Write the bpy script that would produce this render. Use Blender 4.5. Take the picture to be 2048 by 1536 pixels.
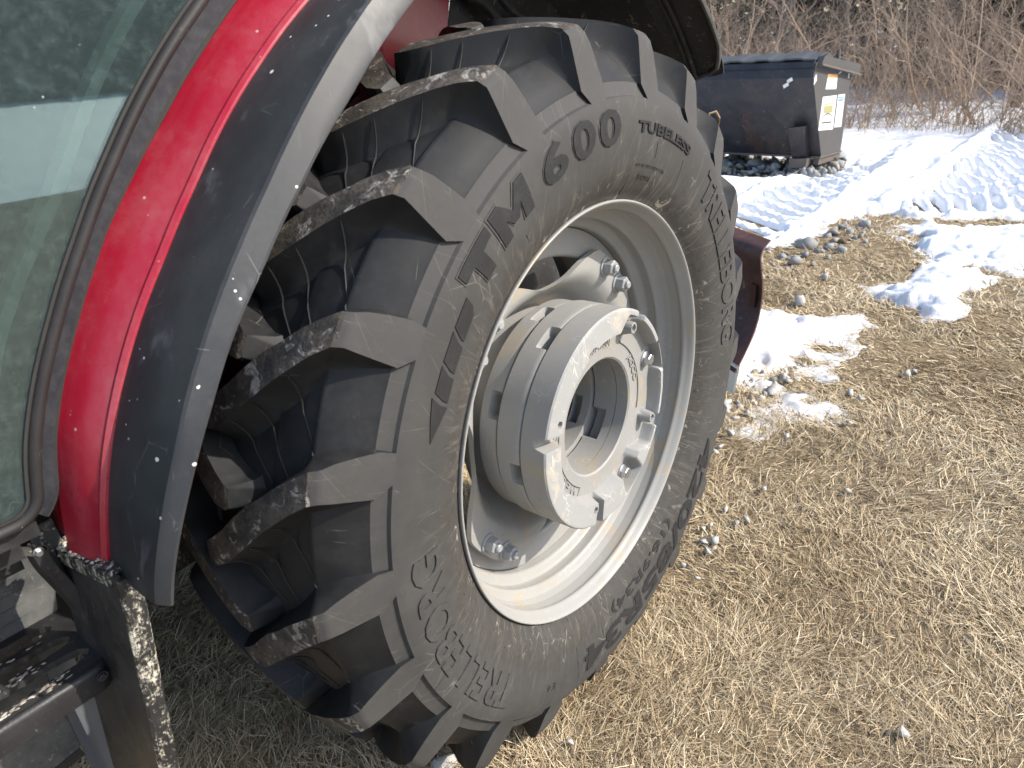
import bpy, math, random
import numpy as np
from mathutils import Matrix, Vector

random.seed(7)
RNG = np.random.default_rng(7)
for o in list(bpy.data.objects):
    bpy.data.objects.remove(o)
scene = bpy.context.scene
COL = scene.collection

# ------------------------------------------------------------------ camera
AXLE = 0.72                               # height of the wheel centre above the ground
CAM = np.array([-1.1921, -0.9353, 0.7418 + AXLE])
YAW, PITCH, ROLL = 0.882, 0.4353, -0.07
_fw = np.array([math.sin(YAW) * math.cos(PITCH), math.cos(YAW) * math.cos(PITCH), -math.sin(PITCH)])
_rt = np.array([math.cos(YAW), -math.sin(YAW), 0.0])
_up = np.cross(_rt, _fw)
_r2 = math.cos(ROLL) * _rt + math.sin(ROLL) * _up
_u2 = -math.sin(ROLL) * _rt + math.cos(ROLL) * _up
cd = bpy.data.cameras.new('camera')
cam = bpy.data.objects.new('camera', cd)
COL.objects.link(cam)
M4 = Matrix.Identity(4)
for i in range(3):
    M4[i][0], M4[i][1], M4[i][2], M4[i][3] = _r2[i], _u2[i], -_fw[i], CAM[i]
cam.matrix_world = M4
cd.sensor_width = 36.0
cd.lens = 1450.0 / 2048.0 * 36.0
cd.clip_start, cd.clip_end = 0.02, 1500.0
cd.dof.use_dof = True
cd.dof.focus_distance = 1.75
cd.dof.aperture_fstop = 7.5
scene.camera = cam

# ------------------------------------------------------------------ light
SUN = np.array([0.36, -0.72, 0.60]); SUN /= np.linalg.norm(SUN)
world = bpy.data.worlds.new('World'); scene.world = world; world.use_nodes = True
wn = world.node_tree.nodes; wl = world.node_tree.links
bg = wn['Background']
sky = wn.new('ShaderNodeTexSky'); sky.sky_type = 'NISHITA'; sky.sun_disc = False
sky.sun_elevation = math.asin(SUN[2]); sky.sun_rotation = math.atan2(SUN[0], SUN[1])
sky.air_density = 1.0; sky.dust_density = 1.6; sky.ozone_density = 1.0
wl.new(sky.outputs[0], bg.inputs[0]); bg.inputs[1].default_value = 0.15
sl = bpy.data.lights.new('sun', 'SUN'); sl.energy = 3.1; sl.angle = math.radians(0.55); sl.color = (1.0, 0.93, 0.82)
so = bpy.data.objects.new('sun', sl); COL.objects.link(so)
so.rotation_euler = Vector(SUN).to_track_quat('Z', 'Y').to_euler(); so.location = (3, -7, 9)
scene.view_settings.view_transform = 'Standard'
scene.view_settings.look = 'None'
scene.view_settings.exposure = 0.95
scene.view_settings.gamma = 1.0
scene.render.engine = 'CYCLES'
scene.cycles.max_bounces = 6
scene.cycles.transparent_max_bounces = 8
scene.cycles.use_denoising = True
scene.cycles.caustics_reflective = False
scene.cycles.caustics_refractive = False

# ------------------------------------------------------------------ helpers
def tag(o, label=None, cat=None, group=None, kind=None):
    if label: o['label'] = label
    if cat: o['category'] = cat
    if group: o['group'] = group
    if kind: o['kind'] = kind
    return o

def empty(name, loc=(0, 0, 0), parent=None):
    o = bpy.data.objects.new(name, None); COL.objects.link(o)
    o.location = loc; o.parent = parent; o.empty_display_size = 0.1
    return o

def link(name, me, parent=None, loc=(0, 0, 0)):
    o = bpy.data.objects.new(name, me); COL.objects.link(o)
    o.parent = parent; o.location = loc
    return o

class MB:
    """collects geometry; build() links it as one mesh object"""
    def __init__(s):
        s.v = []; s.f = []; s.m = []; s.n = 0
    def add(s, verts, faces, mi=0):
        b = s.n
        verts = np.asarray(verts, float).reshape(-1, 3)
        s.v.append(verts); s.n += len(verts)
        for f in faces:
            s.f.append([b + i for i in f]); s.m.append(mi)
        return b
    def box(s, lo, hi, mi=0, M=None):
        (x0, y0, z0), (x1, y1, z1) = lo, hi
        v = np.array([(x0, y0, z0), (x1, y0, z0), (x1, y1, z0), (x0, y1, z0), (x0, y0, z1), (x1, y0, z1), (x1, y1, z1), (x0, y1, z1)], float)
        if M is not None: v = v @ np.asarray(M[0]).T + np.asarray(M[1])
        s.add(v, [(3, 2, 1, 0), (4, 5, 6, 7), (0, 1, 5, 4), (1, 2, 6, 5), (2, 3, 7, 6), (3, 0, 4, 7)], mi)
    def grid(s, G, mi=0, close_i=False, close_j=False, flip=False):
        G = np.asarray(G, float); a, b = G.shape[:2]
        F = []
        for i in range(a if close_i else a - 1):
            for j in range(b if close_j else b - 1):
                q = (i * b + j, i * b + (j + 1) % b, ((i + 1) % a) * b + (j + 1) % b, ((i + 1) % a) * b + j)
                F.append(q[::-1] if flip else q)
        s.add(G.reshape(-1, 3), F, mi)
    def slab(s, G, off, mi=0):
        """closed shell between grid G and G+off"""
        G = np.asarray(G, float); H = G + off; a, b = G.shape[:2]
        F = []
        for i in range(a - 1):
            for j in range(b - 1):
                q = (i * b + j, i * b + j + 1, (i + 1) * b + j + 1, (i + 1) * b + j)
                F.append(q); F.append(tuple(a * b + k for k in q[::-1]))
        ring = [(0, j) for j in range(b)] + [(i, b - 1) for i in range(1, a)] + [(a - 1, j) for j in range(b - 2, -1, -1)] + [(i, 0) for i in range(a - 2, 0, -1)]
        R = [i * b + j for i, j in ring]
        for k in range(len(R)):
            p, q = R[k], R[(k + 1) % len(R)]
            F.append((q, p, a * b + p, a * b + q))
        s.add(np.concatenate([G.reshape(-1, 3), H.reshape(-1, 3)]), F, mi)
    def tube(s, pts, rad, n=8, mi=0, caps=True):
        pts = np.asarray(pts, float); m = len(pts)
        rad = np.broadcast_to(np.asarray(rad, float), (m,))
        T = np.gradient(pts, axis=0); T /= np.linalg.norm(T, axis=1)[:, None] + 1e-12
        ref = np.array([0, 0, 1.0]) if abs(T[0][2]) < .9 else np.array([1.0, 0, 0])
        u = np.cross(T[0], ref); u /= np.linalg.norm(u)
        rings = []
        for k in range(m):
            u = u - T[k] * (u @ T[k]); u /= np.linalg.norm(u) + 1e-12
            w = np.cross(T[k], u)
            a = np.arange(n) * 2 * np.pi / n
            rings.append(pts[k] + rad[k] * (np.cos(a)[:, None] * u + np.sin(a)[:, None] * w))
        b = s.n
        s.grid(np.array(rings), mi, close_j=True)
        if caps:
            s.f.append([b + i for i in range(n)][::-1]); s.m.append(mi)
            s.f.append([b + (m - 1) * n + i for i in range(n)]); s.m.append(mi)
    def lathe(s, prof, n=96, mi=0, closed=False, th0=0, th1=360):
        """profile of (y, r) round the wheel axis"""
        p = np.asarray(prof, float)
        full = abs(th1 - th0) >= 359.9
        t = np.radians(np.linspace(th0, th1, n + (0 if full else 1), endpoint=not full))
        G = np.stack([-np.sin(t)[:, None] * p[None, :, 1], np.broadcast_to(p[None, :, 0], (len(t), len(p))), np.cos(t)[:, None] * p[None, :, 1]], -1)
        s.grid(G, mi, close_i=full, close_j=closed)
    def prism(s, poly, d, mi=0):
        """polygon of 3D points extruded by vector d"""
        p = np.asarray(poly, float); n = len(p)
        q = p + np.asarray(d, float)
        F = [list(range(n))[::-1], list(range(n, 2 * n))] + [[i, (i + 1) % n, n + (i + 1) % n, n + i] for i in range(n)]
        s.add(np.concatenate([p, q]), F, mi)
    def mesh(s, name, mats, smooth=True, ang=35):
        me = bpy.data.meshes.new(name)
        v = np.concatenate(s.v)
        me.from_pydata(v.tolist(), [], s.f)
        for m in (mats if isinstance(mats, (list, tuple)) else [mats]): me.materials.append(m)
        me.polygons.foreach_set('material_index', s.m)
        if smooth:
            me.polygons.foreach_set('use_smooth', [True] * len(s.f))
            me.set_sharp_from_angle(angle=math.radians(ang))
        me.update()
        return me
    def build(s, name, mats, parent=None, loc=(0, 0, 0), smooth=True, ang=35):
        return link(name, s.mesh(name, mats, smooth, ang), parent, loc)

def np_mesh(name, V, F, mats, smooth=True):
    """big meshes: V (n,3), F (m,3|4) arrays"""
    me = bpy.data.meshes.new(name)
    V = np.ascontiguousarray(V, np.float32); F = np.ascontiguousarray(F, np.int32)
    me.vertices.add(len(V)); me.vertices.foreach_set('co', V.ravel())
    k = F.shape[1]
    me.loops.add(F.size); me.loops.foreach_set('vertex_index', F.ravel())
    me.polygons.add(len(F))
    me.polygons.foreach_set('loop_start', np.arange(0, F.size, k, dtype=np.int32))
    me.polygons.foreach_set('loop_total', np.full(len(F), k, np.int32))
    if smooth: me.polygons.foreach_set('use_smooth', np.ones(len(F), bool))
    for m in (mats if isinstance(mats, (list, tuple)) else [mats]): me.materials.append(m)
    me.update(calc_edges=True)
    me.validate()
    return me

def P(th, r, y):
    t = math.radians(th)
    return np.array([-r * math.sin(t), y, r * math.cos(t)])

def vnoise(x, y, seed=0):
    """value noise on arrays, -1..1"""
    xi = np.floor(x).astype(np.int64); yi = np.floor(y).astype(np.int64)
    fx = x - xi; fy = y - yi
    fx = fx * fx * (3 - 2 * fx); fy = fy * fy * (3 - 2 * fy)
    def h(a, b):
        n = (a * 374761393 + b * 668265263 + seed * 2246822519) & 0xffffffff
        n = ((n ^ (n >> 13)) * 1274126177) & 0xffffffff
        return ((n ^ (n >> 16)) & 0xffff) / 32767.5 - 1.0
    return (h(xi, yi) * (1 - fx) + h(xi + 1, yi) * fx) * (1 - fy) + (h(xi, yi + 1) * (1 - fx) + h(xi + 1, yi + 1) * fx) * fy

def fbm(x, y, sc, octv=4, seed=0, gain=.5):
    a, t, s = 1.0, 0.0, 0.0
    for k in range(octv):
        t = t + a * vnoise(x * sc * 2 ** k + 17.3 * k, y * sc * 2 ** k - 9.1 * k, seed + k); s += a; a *= gain
    return t / s

def sstep(a, b, x):
    t = np.clip((x - a) / (b - a), 0, 1)
    return t * t * (3 - 2 * t)

# ------------------------------------------------------------------ materials
class NB:
    def __init__(s, name):
        s.mat = bpy.data.materials.new(name); s.mat.use_nodes = True
        s.t = s.mat.node_tree; s.t.nodes.clear()
        s.out = s.t.nodes.new('ShaderNodeOutputMaterial')
        s.b = s.t.nodes.new('ShaderNodeBsdfPrincipled')
        s.t.links.new(s.b.outputs[0], s.out.inputs[0])
        s._co = None
    def set(s, inp, v):
        if isinstance(v, bpy.types.NodeSocket): s.t.links.new(v, inp)
        elif isinstance(v, (tuple, list)) and len(v) == 3 and inp.type == 'RGBA': inp.default_value = (*v, 1)
        else: inp.default_value = v
    def node(s, typ, ins=None, **pr):
        n = s.t.nodes.new(typ)
        for k, v in pr.items(): setattr(n, k, v)
        for k, v in (ins or {}).items(): s.set(n.inputs[k], v)
        return n
    def co(s, rand=False):
        tc = s.node('ShaderNodeTexCoord').outputs['Object']
        if rand:
            oi = s.node('ShaderNodeObjectInfo').outputs['Random']
            sc = s.math('MULTIPLY', oi, 37.0)
            tc = s.node('ShaderNodeVectorMath', {0: tc, 1: sc}, operation='ADD').outputs[0]
        return tc
    def noise(s, scale, detail=4, rough=.6, vec=None, dist=0.0):
        n = s.node('ShaderNodeTexNoise', {'Scale': scale, 'Detail': detail, 'Roughness': rough, 'Distortion': dist})
        if vec is None:
            if s._co is None: s._co = s.co()
            vec = s._co
        s.set(n.inputs['Vector'], vec)
        return n.outputs['Fac']
    def voro(s, scale, feature='F1', vec=None, rnd=1.0):
        n = s.node('ShaderNodeTexVoronoi', {'Scale': scale, 'Randomness': rnd}, feature=feature)
        if vec is None:
            if s._co is None: s._co = s.co()
            vec = s._co
        s.set(n.inputs['Vector'], vec)
        return n
    def mr(s, x, a, b, c=0.0, d=1.0):
        n = s.node('ShaderNodeMapRange', {'Value': x, 'From Min': a, 'From Max': b, 'To Min': c, 'To Max': d})
        n.interpolation_type = 'SMOOTHSTEP'
        return n.outputs[0]
    def math(s, op, a, b=0.0):
        return s.node('ShaderNodeMath', {0: a, 1: b}, operation=op).outputs[0]
    def mul(s, a, b): return s.math('MULTIPLY', a, b)
    def mx(s, a, b): return s.math('MAXIMUM', a, b)
    def mix(s, f, a, b):
        n = s.node('ShaderNodeMix', data_type='RGBA')
        s.set(n.inputs[0], f); s.set(n.inputs[6], a); s.set(n.inputs[7], b)
        return n.outputs[2]
    def scale_vec(s, v, xyz):
        return s.node('ShaderNodeVectorMath', {0: v, 1: xyz}, operation='MULTIPLY').outputs[0]
    def bump(s, h, strength=.3, dist=.002):
        n = s.node('ShaderNodeBump', {'Height': h, 'Strength': strength, 'Distance': dist})
        s.set(s.b.inputs['Normal'], n.outputs[0])
    def fin(s, col=None, rough=None, metal=None, spec=None):
        if col is not None: s.set(s.b.inputs['Base Color'], col)
        if rough is not None: s.set(s.b.inputs['Roughness'], rough)
        if metal is not None: s.set(s.b.inputs['Metallic'], metal)
        if spec is not None: s.set(s.b.inputs['Specular IOR Level'], spec)
        return s.mat

M = {}
def scratch(n, vec, scale, lo=.0, hi=.03, gate_scale=4.0, gate=(.5, .62)):
    """thin random scratches: contour lines of warped noise, gated by another noise"""
    a = n.noise(scale, 2, .5, vec, .6)
    d = n.math('ABSOLUTE', n.math('SUBTRACT', a, .5))
    line = n.mr(d, lo, hi, 1, 0)
    g = n.mr(n.noise(gate_scale, 3, .6, vec), gate[0], gate[1])
    return n.mul(line, g)

def hair(n, vec, scale, w, gate_scale, gate, stretch=(1, 1, 1)):
    """short straight hairline scratches: cell borders, mostly gated away"""
    v = n.scale_vec(vec, stretch)
    e = n.voro(scale, 'DISTANCE_TO_EDGE', v).outputs['Distance']
    g = n.mr(n.noise(gate_scale, 3, .65, v), gate[0], gate[1])
    return n.mul(n.mr(e, w, w * .3), g)

def mk_rubber():
    # dusty sidewall
    n = NB('dusty_rubber'); co = n.co(); n._co = co
    sx = n.node('ShaderNodeSeparateXYZ', {0: co})
    r = n.math('SQRT', n.math('ADD', n.mul(sx.outputs[0], sx.outputs[0]), n.mul(sx.outputs[2], sx.outputs[2])))
    big = n.noise(5, 5, .65); fine = n.noise(60, 4, .7)
    dust = n.mul(n.mr(big, .3, .7, .45, 1), n.mr(fine, .25, .75, .7, 1))
    col = n.mix(dust, (.030, .030, .030), (.069, .067, .064))
    ring = n.mul(n.mr(r, .58, .50, 0, .7), n.mr(n.noise(9, 4, .6), .3, .65, .35, 1))
    col = n.mix(ring, col, n.mix(n.mr(fine, .3, .7), (.036, .032, .029), (.060, .052, .044)))
    ang = n.math('ARCTAN2', sx.outputs[0], sx.outputs[2])
    pol = n.node('ShaderNodeCombineXYZ', {0: n.mul(ang, .62), 1: r, 2: 0.0}).outputs[0]
    rot = n.node('ShaderNodeVectorRotate', {'Vector': pol, 'Angle': .6}, rotation_type='Z_AXIS').outputs[0]
    s1 = hair(n, rot, 9, .008, 16, (.53, .62), (2.6, .45, 1)); s2 = hair(n, pol, 13, .010, 12, (.54, .62), (2.6, .4, 1))
    s3 = hair(n, pol, 34, .02, 11, (.54, .66), (.8, .5, 1))
    streak = n.mul(n.mr(n.noise(18, 4, .7, n.scale_vec(pol, (3.2, .5, 1))), .52, .72), n.mr(r, .62, .50, .06, .45))
    col = n.mix(streak, col, (.17, .155, .130))
    sc = n.mul(n.mx(n.mx(s1, s2), s3), n.mr(r, .70, .50, .25, .9))
    col = n.mix(n.mul(sc, .55), col, (.30, .28, .245))
    splat = n.mul(n.mr(n.noise(28, 5, .7, None, 1.2), .60, .68), n.mr(r, .535, .465, 0, .8))
    col = n.mix(splat, col, (.36, .33, .28))
    n.bump(n.math('ADD', n.mul(fine, .3), n.mul(n.noise(220, 2, .6), .3)), .25, .0012)
    M['dusty_rubber'] = n.fin(col, n.mr(dust, 0, 1, .62, .85), spec=.35)
    # clean rubber of the tread pockets
    n = NB('pocket_rubber'); co = n.co(True); n._co = co
    f = n.noise(14, 5, .65); g = n.noise(90, 3, .6)
    col = n.mix(n.mul(n.mr(f, .35, .75, .05, .8), n.mr(g, .3, .8, .5, 1)), (.012, .0125, .0135), (.036, .036, .036))
    col = n.mix(n.mul(hair(n, co, 22, .010, 12, (.58, .66)), .5), col, (.2, .19, .17))
    n.bump(g, .12, .001)
    M['pocket_rubber'] = n.fin(col, n.mr(f, .3, .8, .55, .72), spec=.35)
    # crowns of the bars: worn, muddy, whitish
    n = NB('muddy_tread_rubber'); co = n.co(True); n._co = co
    f = n.noise(22, 6, .7); g = n.noise(120, 4, .7); w = n.noise(34, 5, .75, None, .8)
    col = n.mix(n.mr(f, .35, .62), (.034, .032, .031), (.100, .086, .072))
    col = n.mix(n.mul(n.mr(g, .45, .62), .7), col, (.045, .040, .036))
    col = n.mix(n.mul(n.mr(w, .55, .66), n.mr(g, .3, .6, .3, 1)), col, (.36, .34, .31))
    n.bump(n.math('ADD', g, n.mul(f, 1.5)), .6, .003)
    M['crown_rubber'] = n.fin(col, .9, spec=.25)
    n = NB('letter_rubber'); co = n.co(); n._co = co
    wv = n.node('ShaderNodeTexWave', {'Vector': co, 'Scale': 260.0, 'Distortion': 0.0}, bands_direction='DIAGONAL')
    f = n.noise(40, 4, .7)
    col = n.mix(n.mul(wv.outputs['Fac'], .25), n.mix(n.mr(f, .4, .8, 0, .55), (.018, .018, .019), (.042, .040, .038)), (.034, .033, .033))
    n.bump(wv.outputs['Fac'], .5, .0008)
    M['letter_rubber'] = n.fin(col, .7, spec=.35)
mk_rubber()

def mk_paint():
    # light grey painted steel of rim and weights
    def grey(name, base, sand, sand_amt, cast=False, scr=.5):
        n = NB(name); co = n.co(); n._co = co
        f = n.noise(6, 5, .6); g = n.noise(45, 4, .7); st = n.noise(13, 5, .65, None, .6)
        col = n.mix(n.mul(n.mr(f, .3, .75), .5), base, tuple(c * .86 for c in base))
        col = n.mix(n.mul(n.mr(st, .54, .64), sand_amt), col, sand)
        col = n.mix(n.mul(hair(n, co, 44, .030, 16, (.52, .62), (1.5, 1, .7)), scr), col, (.74, .71, .64))
        col = n.mix(n.mul(n.mr(n.voro(38).outputs['Distance'], .10, .05), n.mr(n.noise(18, 2, .5), .62, .68)), col, (.20, .11, .05))
        n.bump(n.noise(420 if cast else 200, 3, .7), .30 if cast else .06, .0015)
        return n.fin(col, n.mr(g, .3, .7, .30 if not cast else .45, .46 if not cast else .6), spec=.5)
    M['rim_paint'] = grey('rim_grey_paint', (.315, .312, .298), (.35, .30, .235), .85, False, .15)
    M['weight_paint'] = grey('cast_grey_paint', (.29, .287, .275), (.32, .285, .23), .85, True, .2)
    M['scuffed_paint'] = grey('scuffed_grey_paint', (.33, .335, .33), (.46, .42, .35), .75, True, .7)
    M['bolt_paint'] = grey('bolt_grey_paint', (.30, .31, .315), (.34, .30, .24), .3)
    n = NB('bare_bolt_steel'); n.fin((.50, .51, .53), .45, 1.0); M['steel'] = n.mat
    n = NB('rusty_hole'); f = n.noise(80, 4, .7); n.fin(n.mix(f, (.03, .02, .015), (.24, .12, .05)), .9); M['rust_hole'] = n.mat
    # red fender paint
    n = NB('red_paint'); co = n.co(); n._co = co
    f = n.noise(4, 5, .6, None, .7); g = n.noise(70, 4, .75); v = n.noise(9, 4, .6, n.scale_vec(co, (1, 1, .45)))
    col = n.mix(n.mul(n.mr(f, .35, .7), .25), (.33, .005, .024), (.38, .012, .034))
    dust = n.mul(n.mr(v, .42, .74, .02, .20), n.mr(g, .3, .7, .55, 1))
    col = n.mix(dust, col, (.46, .33, .31))
    sp = n.mul(n.mr(n.voro(42).outputs['Distance'], .12, .07), n.mr(n.noise(15, 1, .5), .56, .60))
    col = n.mix(n.mul(sp, .6), col, (.6, .5, .48))
    M['red_paint'] = n.fin(col, n.mr(dust, 0, .4, .26, .5), spec=.5)
    n.set(n.b.inputs['Coat Weight'], .22); n.set(n.b.inputs['Coat Roughness'], .12)
    # black plastic fender extension with white specks
    n = NB('black_plastic'); co = n.co(); n._co = co
    f = n.noise(5, 5, .65); g = n.noise(120, 3, .7)
    col = n.mix(n.mul(n.mr(f, .35, .75, .1, .8), n.mr(g, .2, .8, .6, 1)), (.026, .027, .030), (.066, .068, .071))
    col = n.mix(n.mul(hair(n, co, 16, .010, 12, (.56, .64), (1.6, 1, .6)), .35), col, (.30, .30, .29))
    smear = n.mul(n.mr(n.noise(11, 4, .7, n.scale_vec(co, (1, 1, .4))), .58, .72), .5)
    col = n.mix(smear, col, (.16, .165, .17))
    vd = n.voro(16); vd2 = n.voro(45)
    sp = n.mul(n.mr(n.math('ADD', vd.outputs['Distance'], n.mul(n.math('SUBTRACT', n.noise(60, 2, .5), .5), .16)), .060, .045), n.mr(n.noise(3.1, 1, .5), .50, .53))
    sp2 = n.mul(n.mr(vd2.outputs['Distance'], .10, .07), n.mr(n.noise(7.7, 1, .5), .55, .58))
    col = n.mix(n.mx(sp, sp2), col, (.82, .80, .74))
    n.bump(n.noise(500, 2, .5), .10, .0008)
    M['black_plastic'] = n.fin(col, n.mr(f, .3, .7, .42, .58), spec=.45)
    # dirty black steel with mud splats
    def black(name, mud, mudcol, thr, rough=.5, sc_=22, hi=(.060, .060, .060)):
        n = NB(name); co = n.co(); n._co = co
        f = n.noise(8, 5, .7); g = n.noise(60, 5, .75, None, .5); st = n.math('ADD', n.mul(n.noise(sc_, 6, .8, n.scale_vec(co, (1.3, 1.3, .32)), .2), .6), n.mul(n.noise(sc_ * 5, 4, .8), .4))
        col = n.mix(n.mul(n.mr(f, .35, .7), .5), (.018, .018, .020), hi)
        col = n.mix(n.mul(n.mr(st, thr, thr + .10), mud), col, mudcol)
        col = n.mix(n.mul(n.mr(g, .62, .70), mud * .8), col, mudcol)
        n.bump(g, .35, .002)
        return n.fin(col, n.mr(f, .3, .7, rough - .1, rough + .2), spec=.5)
    M['black_steel'] = black('dirty_black_steel', .45, (.22, .21, .19), .55, .45, 30)
    M['chipped_steel'] = black('chipped_black_steel', 1.0, (.66, .62, .51), .49, .5, 30, (.030, .029, .028))
    M['black_paint'] = black('glossy_black_paint', .35, (.25, .235, .21), .58, .32, 40, (.032, .032, .033))
    M['liner_black'] = black('muddy_black_liner', .8, (.30, .26, .20), .55, .55)
    n = NB('mud_cake'); f = n.noise(60, 5, .7); n.bump(f, .8, .004)
    n.fin(n.mix(n.mr(f, .35, .65), (.20, .165, .125), (.56, .52, .45)), .95); M['mud'] = n.mat
    # dusty grey sheet
    n = NB('dusty_grey_sheet'); co = n.co(); n._co = co
    f = n.noise(7, 5, .7); g = n.noise(50, 5, .75, n.scale_vec(co, (1.5, 1, .8)), 1.0); s_ = scratch(n, n.scale_vec(co, (1, 1, 2)), 30, 0, .012, 9, (.5, .6))
    col = n.mix(n.mr(f, .35, .7), (.060, .062, .064), (.15, .148, .14))
    col = n.mix(n.mul(n.mr(g, .58, .68), .6), col, (.34, .32, .28)); col = n.mix(n.mul(s_, .4), col, (.32, .31, .29))
    M['grey_sheet'] = n.fin(col, .7, spec=.3)
    n = NB('grey_strip'); f = n.noise(12, 4, .6); n.fin(n.mix(f, (.085, .092, .105), (.13, .138, .15)), .55); M['grey_strip'] = n.mat
    n = NB('door_frame_coat'); co = n.co(); n._co = co
    f = n.noise(9, 4, .6); g = n.noise(160, 3, .7)
    col = n.mix(n.mul(n.mr(f, .3, .7, .2, .8), n.mr(g, .3, .7, .6, 1)), (.013, .012, .0125), (.033, .030, .0295))
    col = n.mix(n.mul(scratch(n, co, 45, 0, .008, 12, (.6, .68)), .8), col, (.40, .36, .28))
    n.bump(g, .15, .0008); M['door_frame'] = n.fin(col, .6, spec=.4)
    n = NB('pillar_coat'); f = n.noise(60, 4, .7); n.fin(n.mix(n.mr(f, .35, .7), (.014, .017, .023), (.034, .037, .044)), .6); M['pillar'] = n.mat
    n = NB('rubber_seal'); f = n.noise(30, 4, .7); n.fin(n.mix(f, (.010, .010, .011), (.035, .034, .032)), .7); M['seal'] = n.mat
    n = NB('dark_interior'); f = n.noise(6, 4, .6); n.fin(n.mix(f, (.012, .016, .015), (.030, .038, .036)), .8); M['interior'] = n.mat
    n = NB('pale_reflection_coat'); f = n.noise(6, 4, .6); n.fin(n.mix(f, (.42, .52, .46), (.50, .60, .54)), .6); M['pale_reflection'] = n.mat  # pale green stands in for a stripe reflected in the door glass
    # window glass: clear tinted sheet, dusty, pale reflection painted in
    n = NB('window_glass'); co = n.co(); n._co = co
    tr = n.node('ShaderNodeBsdfTransparent', {'Color': (.76, .85, .80, 1)})
    gl = n.node('ShaderNodeBsdfGlossy', {'Color': (.80, .98, 1.0, 1), 'Roughness': .012})
    fr = n.node('ShaderNodeFresnel', {'IOR': 1.8})
    m1 = n.node('ShaderNodeMixShader', {0: fr.outputs[0], 1: tr.outputs[0], 2: gl.outputs[0]})
    df = n.node('ShaderNodeBsdfDiffuse', {'Color': (.36, .50, .51, 1)})
    dust = n.mx(n.mul(n.mr(n.noise(70, 5, .75), .4, .8), .07), n.mul(scratch(n, co, 24, 0, .006, 10, (.58, .66)), .3))
    dust = n.mx(dust, n.mul(n.mul(n.mr(n.voro(55).outputs['Distance'], .11, .06), n.mr(n.noise(16, 1, .5), .58, .62)), .6))
    dust = n.math('ADD', dust, .060)  # even teal veil over the pane: pale reflection put into the colour
    m2 = n.node('ShaderNodeMixShader', {0: dust, 1: m1.outputs[0], 2: df.outputs[0]})
    n.t.links.new(m2.outputs[0], n.out.inputs[0]); M['glass'] = n.mat
    # rusty blade
    n = NB('rusty_brown_steel'); f = n.noise(7, 5, .65, None, .5); g = n.noise(60, 5, .7)
    col = n.mix(n.mr(f, .4, .65), (.050, .022, .020), (.105, .040, .030)); col = n.mix(n.mul(n.mr(g, .58, .7), .5), col, (.19, .11, .08))
    col = n.mix(n.mul(n.mr(n.noise(11, 4, .7), .60, .68), .6), col, (.27, .22, .20)); n.bump(g, .3, .002)
    M['blade'] = n.fin(col, .7)
    # dumpster
    n = NB('dumpster_paint'); f = n.noise(3.2, 5, .65, None, .6); g = n.noise(18, 5, .7); r_ = n.noise(2.1, 4, .6)
    col = n.mix(n.mr(f, .35, .7), (.022, .021, .027), (.048, .044, .046)); col = n.mix(n.mul(n.mr(r_, .60, .66), .3), col, (.11, .050, .032))
    col = n.mix(n.mul(scratch(n, n.co(), 9, 0, .012, 4, (.52, .6)), .4), col, (.25, .24, .23)); col = n.mix(n.mul(n.mr(g, .64, .7), .3), col, (.11, .09, .08))
    M['dumpster'] = n.fin(col, .55)
    n = NB('dumpster_lit_end_paint'); f = n.noise(4, 5, .65); g = n.noise(26, 5, .7)  # lighter copy of the dumpster paint: sunlit look of the end put into colour
    col = n.mix(f, (.058, .054, .052), (.088, .083, .080)); col = n.mix(n.mul(n.mr(g, .63, .7), .4), col, (.17, .15, .14)); M['dumpster_lit_end'] = n.fin(col, .6)
    n = NB('dumpster_frame_paint'); f = n.noise(12, 4, .6); M['dumpster_frame'] = n.fin(n.mix(f, (.09, .075, .065), (.15, .125, .11)), .7)
    n = NB('dumpster_lid_plastic'); f = n.noise(5, 4, .6); M['lid'] = n.fin(n.mix(f, (.045, .048, .050), (.085, .09, .09)), .6)
    for nm, c in (('white_sticker', (.78, .78, .74)), ('gold_print', (.36, .33, .16)), ('dark_print', (.07, .075, .06)), ('blue_print', (.06, .20, .55)), ('pale_blue_print', (.33, .45, .62)), ('orange_print', (.60, .26, .05)), ('grey_print', (.28, .30, .31)), ('black_rubber', (.02, .02, .02)), ('white_scuff', (.75, .74, .72))):
        n = NB(nm); f = n.noise(30, 3, .6); M[nm] = n.fin(n.mix(n.mul(f, .35), c, tuple(k * .75 for k in c)), .55)
mk_paint()

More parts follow.
